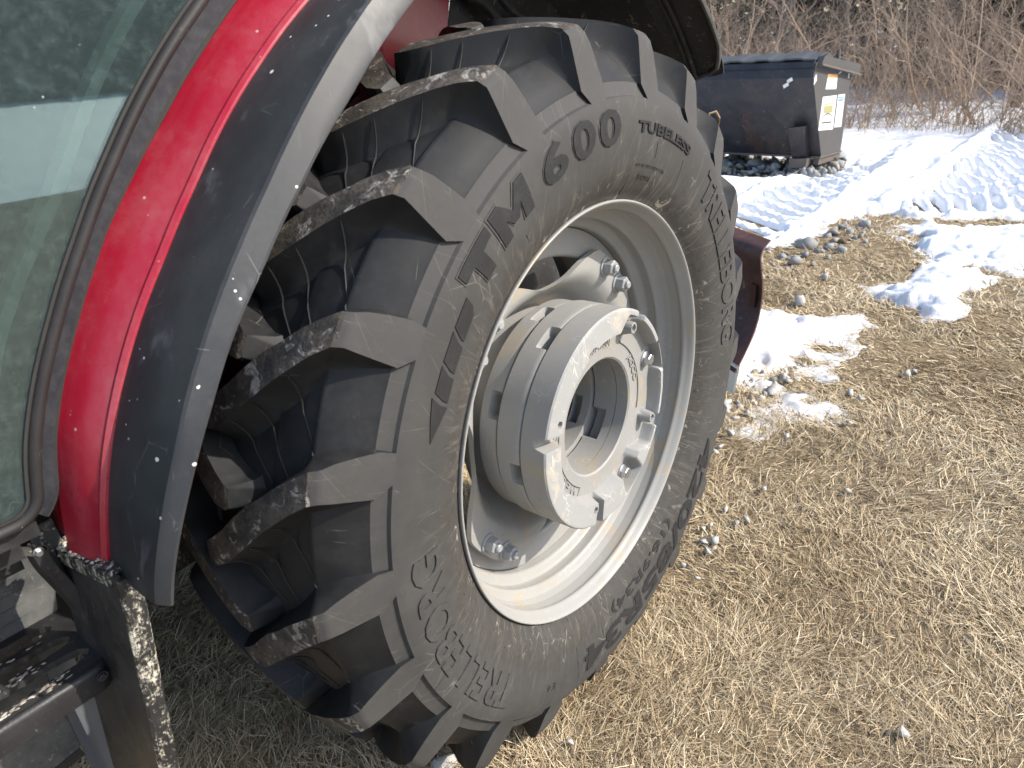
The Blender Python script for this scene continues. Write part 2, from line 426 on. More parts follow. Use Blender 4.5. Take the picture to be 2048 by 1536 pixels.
def mk_ground():
    n = NB('thatch_soil'); co = n.co(); n._co = co
    f = n.noise(2.2, 6, .7); g = n.noise(90, 6, .8, n.scale_vec(co, (1.4, .7, 1)), .8); h = n.noise(9, 5, .7)
    col = n.mix(n.mr(g, .3, .7), (.14, .105, .064), (.40, .31, .19)); col = n.mix(n.mul(n.mr(h, .5, .7), .6), col, (.075, .050, .030))
    col = n.mix(n.mul(n.mr(f, .55, .7), .4), col, (.15, .12, .06)); n.bump(g, .8, .01); M['soil'] = n.fin(col, .95, spec=.1)
    n = NB('dry_grass_blades'); at = n.node('ShaderNodeAttribute', attribute_name='tint').outputs['Fac']
    a2 = n.node('ShaderNodeAttribute', attribute_name='kind').outputs['Fac']
    rp = n.node('ShaderNodeValToRGB'); e = rp.color_ramp.elements
    e[0].position = 0; e[0].color = (.085, .055, .030, 1); e[1].position = 1; e[1].color = (.75, .65, .46, 1)
    for p_, c in ((.25, (.20, .140, .080)), (.5, (.39, .295, .175)), (.75, (.57, .455, .295))):
        x = rp.color_ramp.elements.new(p_); x.color = (*c, 1)
    n.set(rp.inputs[0], at)
    col = n.mix(n.mul(a2, .4), rp.outputs[0], (.17, .165, .085))
    n.fin(col, .7, spec=.25); n.set(n.b.inputs['Subsurface Weight'], 0.0); M['grass'] = n.mat
    n = NB('snow'); co = n.co(); n._co = co
    f = n.noise(3, 5, .6); g = n.noise(120, 4, .7); h = n.noise(25, 5, .7)
    at = n.node('ShaderNodeAttribute', attribute_name='thin').outputs['Fac']
    col = n.mix(n.mul(n.mr(f, .35, .7), .25), (.86, .87, .89), (.80, .81, .83))
    col = n.mix(n.mul(at, n.mr(h, .35, .65, .15, 1)), col, (.46, .42, .36))
    n.bump(n.math('ADD', n.mul(g, .5), h), .45, .012); n.fin(col, .6, spec=.3); M['snow'] = n.mat
    n = NB('grey_stone'); co = n.co(True); n._co = co
    oi = n.node('ShaderNodeAttribute', attribute_name='tint').outputs['Fac']
    f = n.noise(25, 5, .7); g = n.noise(8, 3, .6)
    col = n.mix(f, (.20, .205, .21), (.40, .40, .39)); col = n.mix(n.mr(oi, .6, .9, 0, .75), col, (.30, .235, .16)); col = n.mix(n.mr(oi, .25, .0, 0, .5), col, (.12, .12, .125))
    n.bump(f, .5, .006); M['stone'] = n.fin(col, .85)
    n = NB('pale_stone'); co = n.co(True); n._co = co
    f = n.noise(40, 5, .7); M['pale_stone'] = n.fin(n.mix(f, (.30, .30, .29), (.58, .57, .54)), .85); n.bump(f, .5, .003)
    n = NB('grey_bark'); f = n.noise(9, 4, .7); oi = n.node('ShaderNodeObjectInfo').outputs['Random']
    col = n.mix(f, (.25, .18, .125), (.47, .36, .265)); col = n.mix(n.mul(oi, .45), col, (.27, .17, .11)); M['bark'] = n.fin(col, .85)
    n = NB('dark_bark'); f = n.noise(14, 4, .7); M['dark_bark'] = n.fin(n.mix(f, (.06, .05, .042), (.15, .125, .105)), .9)
    n = NB('conifer_needles'); f = n.noise(3, 4, .7); M['needles'] = n.fin(n.mix(f, (.020, .034, .022), (.055, .075, .045)), .8)
    n = NB('dry_weed'); f = n.noise(20, 3, .6); M['weed'] = n.fin(n.mix(f, (.24, .16, .09), (.42, .31, .18)), .8)
mk_ground()

# ------------------------------------------------------------------ ground sheet
def ground_z(x, y):
    d = np.hypot(x - CAM[0], y - CAM[1])
    return fbm(x, y, .55, 3, 3) * .020 * sstep(1.5, 4, d) + fbm(x, y, 5.0, 3, 5) * .008

def axis_pts(segs):
    out = [segs[0][0]]
    for a, b, st in segs:
        n = max(1, int(round((b - a) / st))); out += list(a + (b - a) * (np.arange(1, n + 1) / n))
    return np.array(out)

def grow(a, b, st, k=1.25):
    out = [a]; s = st; sg = 1 if b > a else -1
    while (b - out[-1]) * sg > 0:
        out.append(out[-1] + s * sg); s *= k
    return np.array(out[1:])

gx = np.concatenate([grow(-2.4, -160, .2)[::-1], axis_pts([(-2.4, 7, .045)]), grow(7, 260, .12)])
gy = np.concatenate([grow(-2.4, -200, .2)[::-1], axis_pts([(-2.4, 3, .045)]), grow(3, 200, .12)])
X, Y = np.meshgrid(gx, gy, indexing='ij')
Z = ground_z(X, Y)
def grid_faces(a, b):
    i, j = np.meshgrid(np.arange(a - 1), np.arange(b - 1), indexing='ij')
    k = (i * b + j).ravel()
    return np.stack([k, k + b, k + b + 1, k + 1], 1)
gme = np_mesh('ground', np.stack([X, Y, Z], -1).reshape(-1, 3), grid_faces(len(gx), len(gy)), M['soil'])
tag(link('ground', gme), kind='structure', label='matted dry lawn soil under the tractor')

# ------------------------------------------------------------------ snow
MAIN = [(3.3, 6), (3.75, 1.6), (3.93, 1.01), (4.2, .75), (4.96, .57), (5.22, .38), (5.41, -.09), (5.59, -.56), (5.9, -1.6), (6.6, -3), (7.5, -6), (9, -60), (400, -60), (400, 300), (2, 300)]
PB = [(5.08, .22), (5.3, .08), (5.22, -.17), (5.55, -.32), (5.6, -.60), (5.7, -1.5), (4.5, -1.6), (4.11, -.75), (4.01, -.62), (3.56, -.58), (3.16, -.62), (3.05, -.48), (3.08, -.35), (3.04, -.21), (3.19, -.05), (3.45, -.04), (3.65, -.11), (3.84, -.01), (4.1, -.01), (4.32, .13)]
PC = [(2.80, .55), (2.70, .29), (2.74, .16), (2.86, .07), (2.98, -.07), (2.78, -.15), (2.62, -.06), (2.45, -.14), (2.37, -.02), (2.36, -.12), (2.22, -.14), (2.17, .0), (2.13, -.16), (2.05, -.15), (1.95, -.06), (1.97, .02), (1.8, .07), (1.66, .22), (1.9, .75), (2.5, .9)]
PD = [(1.35, -.04), (1.54, -.02), (1.69, -.04), (1.76, -.05), (1.84, -.13), (1.73, -.14), (1.79, -.2), (1.80, -.28), (1.66, -.29), (1.62, -.2), (1.58, -.14), (1.5, -.10), (1.35, -.08)]
def sdf(poly, x, y):
    p = np.array(poly, float); n = len(p)
    d = np.full(x.shape, 1e9); s = np.ones(x.shape)
    j = n - 1
    for i in range(n):
        e = p[j] - p[i]; wx = x - p[i, 0]; wy = y - p[i, 1]
        t = np.clip((wx * e[0] + wy * e[1]) / (e @ e), 0, 1)
        d = np.minimum(d, (wx - e[0] * t) ** 2 + (wy - e[1] * t) ** 2)
        c1 = y >= p[i, 1]; c2 = y < p[j, 1]; c3 = e[0] * wy > e[1] * wx
        flip = (c1 & c2 & c3) | (~c1 & ~c2 & ~c3)
        s = np.where(flip, -s, s); j = i
    return np.sqrt(d) * s * -1 * -1        # positive outside
def seg_track(x, y, a, b, w, pitch, slant, depth):
    a = np.array(a, float); b = np.array(b, float); e = b - a; L = np.hypot(*e); e /= L
    u = (x - a[0]) * e[0] + (y - a[1]) * e[1]; v = -(x - a[0]) * e[1] + (y - a[1]) * e[0]
    v = v + .06 * np.sin(u * .9)
    band = sstep(w, w * .82, np.abs(v)) * sstep(-.3, .3, u) * sstep(L + .6, L, u)
    ph = (u + slant * v) / pitch + .12 * vnoise(x * 2, y * 2, 31)
    sw = np.abs((ph % 1.0) - .5) * 2
    bars = sstep(.30, .62, sw) * (1 - .55 * sstep(.3, .8, fbm(x, y, 3.0, 2, 44) * .5 + .5))
    rim = np.exp(-((np.abs(v) - w * 1.06) / (w * .16)) ** 2) * sstep(-.3, .3, u) * sstep(L + .6, L, u)
    return band * (-depth + bars * depth * 1.15) + rim * depth * .8
def snow_h(x, y):
    f = np.full(x.shape, -9.0)
    nb = fbm(x, y, 2.6, 4, 11); nf = fbm(x, y, 11.0, 3, 12); ne = fbm(x * .8, y * 1.0, 5.5, 4, 15)
    d = -sdf(MAIN, x, y)
    f = np.maximum(f, d + nb * .16 + nf * .07 + .03)
    for pl, k, off in ((PB, 1.0, -.02), (PC, .7, .03), (PD, .45, .025)):
        f = np.maximum(f, -sdf(pl, x, y) + (nb * .15 + nf * .12 + ne * .16) * k + off)
    # holes in the patchy part in front of the main field
    hole = sstep(-.06, .16, fbm(x * .7, y, 4.2, 3, 21) + .5 * ne) * sstep(6.0, 5.4, x) * sstep(2.95, 3.1, x)
    f = f - hole * .13
    # gravel laid bare under and before the dumpster
    g = np.hypot((x - 7.35) / .75, (y - 2.25) / .95)
    f = np.where((x > 6.2) & (x < 9), np.minimum(f, (g - 1.0) * .8 + nf * .12), f)
    base = (.030 + .05 * sstep(5, 6, x)) * sstep(0, .22, f) * (0.6 + .4 * sstep(0, 1.2, f)) - .05 * sstep(0.0, -.10, f)
    lump = fbm(x, y, 3.2, 4, 51)
    inn = sstep(.02, .25, f)
    churn = sstep(11.0, 6.5, x) * sstep(-6, -2, y + (x - 6) * .3)
    h = base + inn * (lump * .018 + np.abs(nf) * .022 + fbm(x, y, 18, 3, 53) * .010 + np.abs(fbm(x * .6, y, 7.5, 2, 54)) * .022) * (0.3 + churn) + inn * fbm(x, y, .5, 2, 61) * .05
    ch = sstep(.30, .55, fbm(x, y, 2.4, 3, 71)) * inn * sstep(9.5, 7.5, x) * sstep(4.6, 5.2, x)
    h = h + ch * (.03 + .04 * np.abs(fbm(x, y, 7, 3, 72)))
    fld = inn * sstep(.1, .4, d)
    h = h + fld * seg_track(x, y, (5.3, -.05), (11.5, -.35), .50, .28, -1.9, .085)
    h = h + fld * seg_track(x, y, (5.6, -1.25), (11.8, -1.5), .46, .28, -1.9, .075)
    h = h + fld * seg_track(x, y, (4.2, 1.30), (7.0, 1.15), .36, .21, -.6, .065)
    bank = np.exp(-((y - .72 - .05 * (x - 7)) / .17) ** 2) * sstep(5.4, 6.4, x) * sstep(10.5, 9, x)
    h = h + bank * (.055 + .03 * nb)
    bank2 = np.exp(-(((x - 7.25) + .5 * (y - 1.0)) / .22) ** 2) * sstep(-.2, .4, y) * sstep(2.0, 1.4, y)
    h = h + bank2 * (.05 + .04 * nb) * inn
    return h, f
sx = np.concatenate([axis_pts([(1.2, 5.7, .016)]), axis_pts([(5.7, 12, .036)])[1:], grow(12, 240, .06, 1.16)])
sy = np.concatenate([grow(-3.0, -60, .06, 1.2)[::-1], axis_pts([(-3.0, -1.1, .05), (-1.1, 1.6, .0165), (1.6, 6, .06)]), grow(6, 200, .08, 1.2)])
X, Y = np.meshgrid(sx, sy, indexing='ij')
H, Fv = snow_h(X, Y)
V = np.stack([X, Y, ground_z(X, Y) + H], -1).reshape(-1, 3)
Fa = grid_faces(len(sx), len(sy))
keep = (H.ravel()[Fa] > -.03).any(1)
Fa = Fa[keep]
used = np.unique(Fa); remap = np.full(len(V), -1); remap[used] = np.arange(len(used))
sme = np_mesh('snow', V[used], remap[Fa], M['snow'])
at = sme.attributes.new('thin', 'FLOAT', 'POINT')
thin = sstep(.20, .0, Fv.ravel()[used]) * .75 * (V[used, 0] < 6.2)
at.data.foreach_set('value', thin.astype(np.float32))
tag(link('snow', sme), kind='structure', label='trampled snow field with tyre tracks, melting into patches')
# open snow field on the far side of the lawn (mirrored in the cab window)
X2, Y2 = np.meshgrid(np.linspace(-70, 110, 121), np.concatenate([np.linspace(-9.6, -14, 45), np.linspace(-14.3, -70, 50)]), indexing='ij')
e = -(Y2 + 10.4 + .5 * fbm(X2, Y2, .5, 3, 81))
H2 = .10 * sstep(0, .7, e) - .05 * sstep(.0, -.3, e) + sstep(.1, .5, e) * (fbm(X2, Y2, 1.3, 3, 82) * .05 + sstep(2.5, .3, e) * .12 * np.abs(fbm(X2, Y2, 2.2, 3, 83)))
me2 = np_mesh('snow_field', np.stack([X2, Y2, H2 + .004], -1).reshape(-1, 3), grid_faces(*X2.shape)[:, ::-1], M['snow'])
me2.attributes.new('thin', 'FLOAT', 'POINT')
tag(link('snow_field', me2), kind='structure', label='open snow field across the lawn')

# ------------------------------------------------------------------ dead grass
def make_grass():
    pts = []
    def sample(n, x0, x1, y0, y1, fn):
        x = RNG.uniform(x0, x1, n); y = RNG.uniform(y0, y1, n)
        k = RNG.uniform(0, 1, n) < fn(x, y)
        return x[k], y[k]
    def dens(x, y):
        d = np.sqrt((x - CAM[0]) ** 2 + (y - CAM[1]) ** 2 + 1.3 ** 2)
        return np.minimum(1, (1.95 / d) ** 2.1)
    x, y = sample(3200000, -2.6, 6.4, -2.3, 4.4, dens)
    _, f = snow_h(x, y)
    keep = f < .06
    # bare under gravel
    x, y = x[keep], y[keep]; f = f[keep]
    # thin out in patches, keep out of the lens corner nobody sees
    cl = fbm(x, y, 3.5, 4, 101)
    keep = RNG.uniform(0, 1, len(x)) < np.clip(.85 + .9 * cl, .45, 1)
    x, y, cl = x[keep], y[keep], cl[keep]
    n = len(x); print('blades', n)
    d = np.sqrt((x - CAM[0]) ** 2 + (y - CAM[1]) ** 2 + 1.3 ** 2)
    comb = fbm(x, y, 1.6, 3, 111) * 3.6 + 0.6
    tuft = fbm(x, y, 13, 2, 115)
    az = comb + RNG.normal(0, .95, n) + tuft * 1.6
    L = RNG.gamma(6, .0082, n) * (1 + .35 * cl)
    L = np.clip(L, .018, .125)
    w = RNG.uniform(.0011, .0021, n) * np.clip(d / 1.9, 1, 3.2)
    lean = np.radians(np.clip(RNG.normal(76, 14, n), 20, 95))
    z0 = ground_z(x, y) - .004 + RNG.uniform(0, .012, n) * (RNG.uniform(0, 1, n) < .5)
    bend = RNG.normal(.35, .35, n)
    ts = np.array([0, .38, .74, 1.0])
    dirx, diry = np.cos(az), np.sin(az)
    Pn = np.zeros((n, 4, 3)); Pn[:, 0] = np.stack([x, y, z0], 1)
    side = RNG.normal(0, .30, n)
    for k in range(1, 4):
        a = np.minimum(lean + bend * (ts[k] - .3), 1.75)
        st = L * (ts[k] - ts[k - 1])
        aa = az + side * k * .5
        Pn[:, k, 0] = Pn[:, k - 1, 0] + np.sin(a) * np.cos(aa) * st
        Pn[:, k, 1] = Pn[:, k - 1, 1] + np.sin(a) * np.sin(aa) * st
        Pn[:, k, 2] = np.maximum(Pn[:, k - 1, 2] + np.cos(a) * st, z0 + .002)
    tw = RNG.uniform(-.7, .7, n)
    sxv = np.stack([-np.sin(az) * np.cos(tw), np.cos(az) * np.cos(tw), np.sin(tw)], 1)
    ww = np.array([1.0, .95, .7])
    V = np.zeros((n, 7, 3))
    for k in range(3):
        V[:, 2 * k] = Pn[:, k] + sxv * (w * ww[k] * .5)[:, None]
        V[:, 2 * k + 1] = Pn[:, k] - sxv * (w * ww[k] * .5)[:, None]
    V[:, 6] = Pn[:, 3]
    b = (np.arange(n) * 7)[:, None]
    tris = np.array([(0, 1, 3), (0, 3, 2), (2, 3, 5), (2, 5, 4), (4, 5, 6)])
    F = (b[:, None] + tris[None]).reshape(-1, 3)
    me = np_mesh('grass', V.reshape(-1, 3), F, M['grass'], smooth=False)
    patch = fbm(x, y, 1.7, 4, 121)
    tint = np.clip(.70 + .22 * RNG.normal(0, 1, n) + patch * .30 - .22 * (RNG.uniform(0, 1, n) < .22), 0, 1)
    green = np.clip(sstep(.18, .5, fbm(x, y, 2.3, 3, 131)) * .8 * (RNG.uniform(0, 1, n) < .5) + (RNG.uniform(0, 1, n) < .05), 0, 1)
    a = me.attributes.new('tint', 'FLOAT', 'POINT'); a.data.foreach_set('value', np.repeat(tint, 7).astype(np.float32))
    a = me.attributes.new('kind', 'FLOAT', 'POINT'); a.data.foreach_set('value', np.repeat(green, 7).astype(np.float32))
    tag(link('grass', me), kind='stuff', label='matted dry straw-coloured winter grass round the wheel')
make_grass()

# ------------------------------------------------------------------ stones
def ico(sub=1):
    import bmesh
    bm = bmesh.new(); bmesh.ops.create_icosphere(bm, subdivisions=sub, radius=1.0)
    v = np.array([q.co[:] for q in bm.verts]); f = [[q.index for q in p.verts] for p in bm.faces]; bm.free()
    return v, np.array(f)
ICO1, ICOF1 = ico(2)
ICO0, ICOF0 = ico(1)
def hull_rocks(n):
    import bmesh
    out = []; rg = np.random.default_rng(4)
    for _ in range(n):
        bm = bmesh.new()
        for q in rg.normal(0, 1, (11, 3)):
            q = q / np.linalg.norm(q) * rg.uniform(.8, 1.05); bm.verts.new(q)
        bmesh.ops.convex_hull(bm, input=bm.verts); bmesh.ops.delete(bm, geom=[v for v in bm.verts if not v.link_faces], context='VERTS')
        bmesh.ops.triangulate(bm, faces=bm.faces)
        bm.verts.index_update(); v = np.array([q.co[:] for q in bm.verts]); f = np.array([[q.index for q in p.verts] for p in bm.faces]); bm.free()
        k = 11 - len(v)
        if k: v = np.concatenate([v, np.repeat(v[:1], k, 0)])
        out.append((v, f))
    return out
HULLS = hull_rocks(14)
def stone_mesh(rng, s):
    v, f = HULLS[rng.integers(0, len(HULLS))]
    q, _ = np.linalg.qr(rng.normal(0, 1, (3, 3)))
    if np.linalg.det(q) < 0: q[:, 0] *= -1
    v = v @ q * np.array([1, rng.uniform(.65, 1), rng.uniform(.55, .9)]) * s
    a = rng.uniform(0, 6.28); c, s_ = math.cos(a), math.sin(a)
    return v @ np.array([[c, s_, 0], [-s_, c, 0], [0, 0, 1]]), f
def rock(rng, s):
    v = ICO0.copy()
    for _ in range(11):
        nrm = rng.normal(0, 1, 3); nrm /= np.linalg.norm(nrm); h = rng.uniform(.42, .80)
        dd = v @ nrm; v = v - np.outer(np.maximum(dd - h, 0), nrm)
    v *= np.array([1, rng.uniform(.65, 1), rng.uniform(.5, .85)]) * s
    a = rng.uniform(0, 6.28); c, s_ = math.cos(a), math.sin(a)
    return v @ np.array([[c, s_, 0], [-s_, c, 0], [0, 0, 1]])
def gravel(name, n, fn, size, label, seed, mat='stone', zoff=0.0):
    rng = np.random.default_rng(seed); VV = []; FF = []; tt = []; b = 0
    for k in range(n):
        x, y = fn(rng); s = size * rng.lognormal(0, .38)
        v, f = stone_mesh(rng, s); v = v + np.array([x, y, float(ground_z(np.array([x]), np.array([y]))[0]) + s * .30 + zoff * rng.uniform(0, 1)])
        VV.append(v); FF.append(f + b); b += len(v); tt += [rng.uniform()] * len(v)
    me = np_mesh(name, np.concatenate(VV), np.concatenate(FF), M[mat], smooth=False)
    a = me.attributes.new('tint', 'FLOAT', 'POINT'); a.data.foreach_set('value', np.array(tt, np.float32))
    return tag(link(name, me), kind='stuff', label=label)
def in_poly(poly):
    p = np.array(poly); lo, hi = p.min(0), p.max(0)
    def fn(rng):
        while True:
            q = rng.uniform(lo, hi)
            if sdf(poly, np.array([q[0]]), np.array([q[1]]))[0] < 0: return q
    return fn
gravel('gravel', 85, in_poly([(3.5, .95), (3.95, .85), (4.2, .70), (4.95, .58), (5.1, .40), (4.6, .28), (4.0, .36), (3.55, .5), (3.3, .62), (3.2, .9)]), .031, 'broken grey stones between the snow and the lawn', 5)
gravel('gravel', 520, lambda r: (7.30 + r.uniform(-1, 1) * .55, 2.25 + r.uniform(-1, 1) * .95), .045, 'dark grey rubble laid bare under the dumpster', 6, zoff=.06)
gravel('gravel', 55, in_poly([(1.50, .25), (1.75, .12), (1.98, .05), (1.9, -.02), (1.66, .0), (1.42, .0), (1.30, .08)]), .020, 'small pale stones beside the snow behind the tyre', 8, 'pale_stone')
gravel('gravel', 60, in_poly([(1.9, -.05), (2.15, -.05), (2.1, .35), (1.7, .4), (1.75, .1)]), .020, 'stones pushed up at the dirty edge of the snow patch', 9, 'pale_stone')
STN = [(.67, -.19, 14), (.62, -.215, 13), (.585, -.205, 16), (.56, -.25, 15), (.60, -.235, 17), (.545, -.235, 14), (.64, -.175, 12), (.76, -.27, 20), (.73, -.25, 13), (.79, -.19, 14), (1.89, -.29, 22), (1.86, -.34, 18), (2.21, -.44, 24), (2.26, -.47, 18), (.97, -.25, 15), (1.10, -.49, 17), (.19, -.86, 17), (-.31, -.11, 20), (-.26, -.26, 14), (-.46, -.06, 30), (-.50, 0, 24), (2.93, .27, 40), (1.28, 0, 20), (1.15, -.02, 22), (1.11, -.01, 18), (3.46, .28, 35), (1.37, -.19, 15), (1.61, -.36, 16), (.45, -.20, 11), (.42, -.26, 10)]
for k, (x, y, r) in enumerate(STN):
    rng = np.random.default_rng(900 + k)
    v, f = stone_mesh(rng, r / 1000.0 * 1.15); s_ = r / 1000.0
    me = np_mesh('stone', v, f, M['pale_stone'], smooth=False)
    z = float(ground_z(np.array([x]), np.array([y]))[0])
    o = link('stone', me, None, (x, y, z + s_ * .45 + (.012 if k not in (19, 20) else 0)))
    near = 'small pale grey stone lying in the dry grass right of the tyre' if x < 1.3 and y < .02 else 'pale grey stone lying on the lawn near the snow patches'
    if k in (17, 18, 19, 20): near = 'pale stone wedged in the grass under the tread of the wheel'
    tag(o, near, 'stone', 'loose stones on the dry lawn')

# ------------------------------------------------------------------ tractor
tractor = tag(empty('tractor'), 'red tractor seen close at its tall rear wheel, with black-edged fender, cab door and step', 'tractor')
UP = (0, 0, AXLE)
wheel = empty('rear_wheel', UP, tractor)

def squash(v):
    """tyre flattened where it carries the load"""
    v = np.array(v, float)
    dz = np.maximum(-v[..., 2] - .55, 0)
    r = np.hypot(v[..., 0], v[..., 2])
    w = sstep(.60, .72, r)
    nz = dz / (1 + (dz / .178) ** 3) ** (1 / 3)
    v[..., 2] = v[..., 2] + (dz - nz) * np.where(dz > 0, w, 0)
    return v

SIDE = [(-.188, .448), (-.197, .468), (-.210, .486), (-.2225, .510), (-.2305, .540), (-.2355, .572), (-.2370, .602), (-.2350, .630), (-.2310, .6475)]
_sy = [p[0] for p in SIDE]; _sr = [p[1] for p in SIDE]
def side_y(r): return np.interp(r, _sr, _sy)
BAND = [(-.2245, .6500), (-.2200, .6600), (-.2150, .6735), (-.2120, .6760), (-.200, .6905), (-.186, .7045), (-.172, .7170), (-.1575, .7280), (-.1535, .7300)]
FLOOR = [(-.1500, .7300), (-.1465, .7258), (-.125, .7305), (-.105, .7345), (-.0850, .7380), (-.0815, .7380), (-.0780, .7338), (-.055, .7385), (-.030, .7420), (-.006, .7440), (.006, .7440)]
def floor_r(y):
    y = -np.abs(y)
    q = BAND[1:] + FLOOR[:-1]
    return np.interp(y, [p[0] for p in q], [p[1] for p in q])

def dense(prof, k):
    p = np.array(prof); out = [p[0]]
    for a, b in zip(p[:-1], p[1:]):
        for t in range(1, k + 1): out.append(a + (b - a) * t / k)
    return np.array(out)
mb = MB()
def lathe_sq(prof, mi, n=420, flip=False):
    p = np.asarray(prof, float); t = np.arange(n) * 2 * np.pi / n
    G = np.stack([-np.sin(t)[:, None] * p[None, :, 1], np.broadcast_to(p[None, :, 0], (n, len(p))), np.cos(t)[:, None] * p[None, :, 1]], -1)
    mb.grid(squash(G), mi, close_i=True, flip=flip)
from_cat = []
def catmull(p, k):
    p = np.array(p, float); q = np.vstack([2 * p[0] - p[1], p, 2 * p[-1] - p[-2]]); out = []
    for i in range(1, len(q) - 2):
        for t in np.arange(k) / k:
            out.append(.5 * ((2 * q[i]) + (-q[i - 1] + q[i + 1]) * t + (2 * q[i - 1] - 5 * q[i] + 4 * q[i + 1] - q[i + 2]) * t * t + (-q[i - 1] + 3 * q[i] - 3 * q[i + 1] + q[i + 2]) * t ** 3))
    out.append(p[-1]); return np.array(out)
SIDE_S = catmull(SIDE, 4)
mir = lambda q: [(-a, b) for a, b in q][::-1]
lathe_sq(SIDE_S, 0)
lathe_sq([SIDE[-1]] + BAND[:3], 0)
lathe_sq(BAND[2:] + FLOOR, 1)
lathe_sq(mir(BAND + FLOOR[:-1]), 1)
lathe_sq(mir(list(map(tuple, SIDE_S))) if False else mir(SIDE), 0)
tyre_me = mb.mesh('tyre', [M['dusty_rubber'], M['pocket_rubber']], True, 28)
tyre = link('tyre', tyre_me, wheel)

# --- tread bars
E_FACE = [(-.2312, .6470), (-.2240, .6720), (-.2165, .7050), (-.2090, .7390), (-.2040, .7570), (-.1930, .7695)]
F_FACE = [(-.2240, .6480), (-.2110, .6735), (-.1880, .7000), (-.1700, .7150), (-.1550, .7260), (-.1480, .7270)]
A_FACE = [-1.6, -1.8, -1.3, -.7, -.15, .15]
B_FACE = [2.6, 4.2, 3.95, 3.7, 3.55, 3.8]
BO_FACE = [.05, .6, 2.0, 3.1, 3.8, 4.1]
CR = [(-.168, .7768), (-.140, .7810), (-.110, .7836), (-.080, .7860), (-.050, .7880), (-.020, .7895), (.008, .7900), (.030, .7895), (.037, .7870)]
CF = [-.136, -.121, -.100, -.074, -.047, -.018, .012, .036, .052]
A_CR = [1.4, 2.8, 4.6, 6.1, 8.1, 10.3, 11.9, 13.0, 13.3]
B_CR = [5.1, 6.8, 8.6, 10.6, 12.6, 14.5, 15.7, 15.9, 15.6]
QB = [.03, .08, .16, .28, .44, .66, 1.0]
def lug_mesh(sign=1, angle=None):
    E_ = E_FACE + CR
    Fp = [(a, b) for a, b in F_FACE] + [(y, float(floor_r(y)) - .004) for y in CF]
    A = A_FACE + A_CR; B = B_FACE + B_CR; BO = BO_FACE + [4.3] * 5 + [3.7, 3.0, 2.2, 1.5]
    # finer rows
    def up(a, k=3): 
        a = np.asarray(a, float); n = len(a); t = np.linspace(0, n - 1, (n - 1) * k + 1)
        return np.stack([np.interp(t, np.arange(n), a[:, j]) for j in range(a.shape[1])], 1) if a.ndim == 2 else np.interp(t, np.arange(n), a)
    k = 3
    ncf = (len(E_FACE) - 1) * k
    E_, Fp, A, B, BO = up(E_, k), up(Fp, k), up(A, k), up(B, k), up(BO, k)
    # keep the floor in the fillets following the stepped carcass
    rows = []; mats_rows = []
    for v in range(len(E_)):
        e, f = E_[v], Fp[v]; a, b_, bo = A[v], B[v], BO[v]
        nose = max(0, v - (len(E_) - 1 - 2 * k)) / (2 * k)
        ao = .55 * min(1, v / (2 * k)) + nose * .6
        bo = bo * (1 - .35 * nose)
        pts = [(a - ao, 1.03), (a - ao * .5, .72), (a - ao * .12, .12), (a, 0)]
        w = b_ - a
        for t in (.06, .2, .4, .6, .8, .94): pts.append((a + w * t, 0))
        pts.append((b_, 0)); 
        for q in QB: pts.append((b_ + bo * q, (1 - (1 - q) ** 2.15) * 1.03))
        row = []
        for th, t in pts:
            y = e[0] + (f[0] - e[0]) * t; r = e[1] + (f[1] - e[1]) * t
            row.append(P(th, r, y))
        rows.append(row)
    # nose wall
    e, f = E_[-1], Fp[-1]
    row = [P(th, float(floor_r(.062)) - .006, .062) for th, t in [(A[-1] + .3 + (B[-1] - A[-1] - .3) * s, 1) for s in np.linspace(0, 1, len(rows[0]))]]
    rows.append(row)
    G = np.array(rows)
    # slight unevenness of worn edges
    if sign < 0: G[..., 1] *= -1
    if angle is not None:
        t = math.radians(angle); c, s = math.cos(t), math.sin(t)
        x = G[..., 0] * c - G[..., 2] * s; z = G[..., 0] * s + G[..., 2] * c
        G[..., 0], G[..., 2] = x, z
        G = squash(G)
    m = MB(); m.grid(G, 0, flip=(sign < 0))
    nc = G.shape[1] - 1
    nmain = len(m.f)
    mi = []
    for i in range(G.shape[0] - 1):
        for j in range(nc):
            top = 3 <= j < 10
            if i >= G.shape[0] - 2: mi.append(1)
            elif top: mi.append(0 if i < ncf - 1 else 2)
            else: mi.append(1)
    m.m = mi
    if sign > 0:                      # fine moulded ribs running down the flank and over the floor of the gap
        for y0, e_ in ((-.128, 5.0), (-.074, 4.2), (-.030, 3.2)):
            vi = int(np.argmin(np.abs(E_[:, 0] - y0))); pts = []
            e, f = E_[vi], Fp[vi]
            for q in (.06, .12, .2, .32, .48, .7, .95):
                t = (1 - (1 - q) ** 2.15); th = B[vi] + BO[vi] * q
                pts.append(P(th + .06, e[1] + (f[1] + .004 - e[1]) * t + .0006, e[0] + (f[0] - e[0]) * t - .010 * q))
            yl = pts[-1][1]
            for k in range(1, 7):
                y = yl - .034 * k / 6; pts.append(P(B[vi] + BO[vi] + e_ * k / 6, float(floor_r(y)) + .0006, y))
            pts = np.array(pts)
            if angle is not None:
                x = pts[:, 0] * c - pts[:, 2] * s; z = pts[:, 0] * s + pts[:, 2] * c
                pts[:, 0], pts[:, 2] = x, z; pts = squash(pts)
            m.tube(pts, np.concatenate([[.0004, .0012], np.full(len(pts) - 2, .0015)]), 5, 1)
    return m.mesh('tread_bar', [M['dusty_rubber'], M['pocket_rubber'], M['crown_rubber']], True, 30)
ANG = [120.6, 104.2, 87.6, 71.07, 54.75, 38.15, 20.9, 3.7, -13.9, -30.9, -47.7, -64.6, -81.6, -98.5, -115.4]
rest = (360 - 115.4 - 120.6) / 7
ANG += [-115.4 - rest * k for k in range(1, 7)]
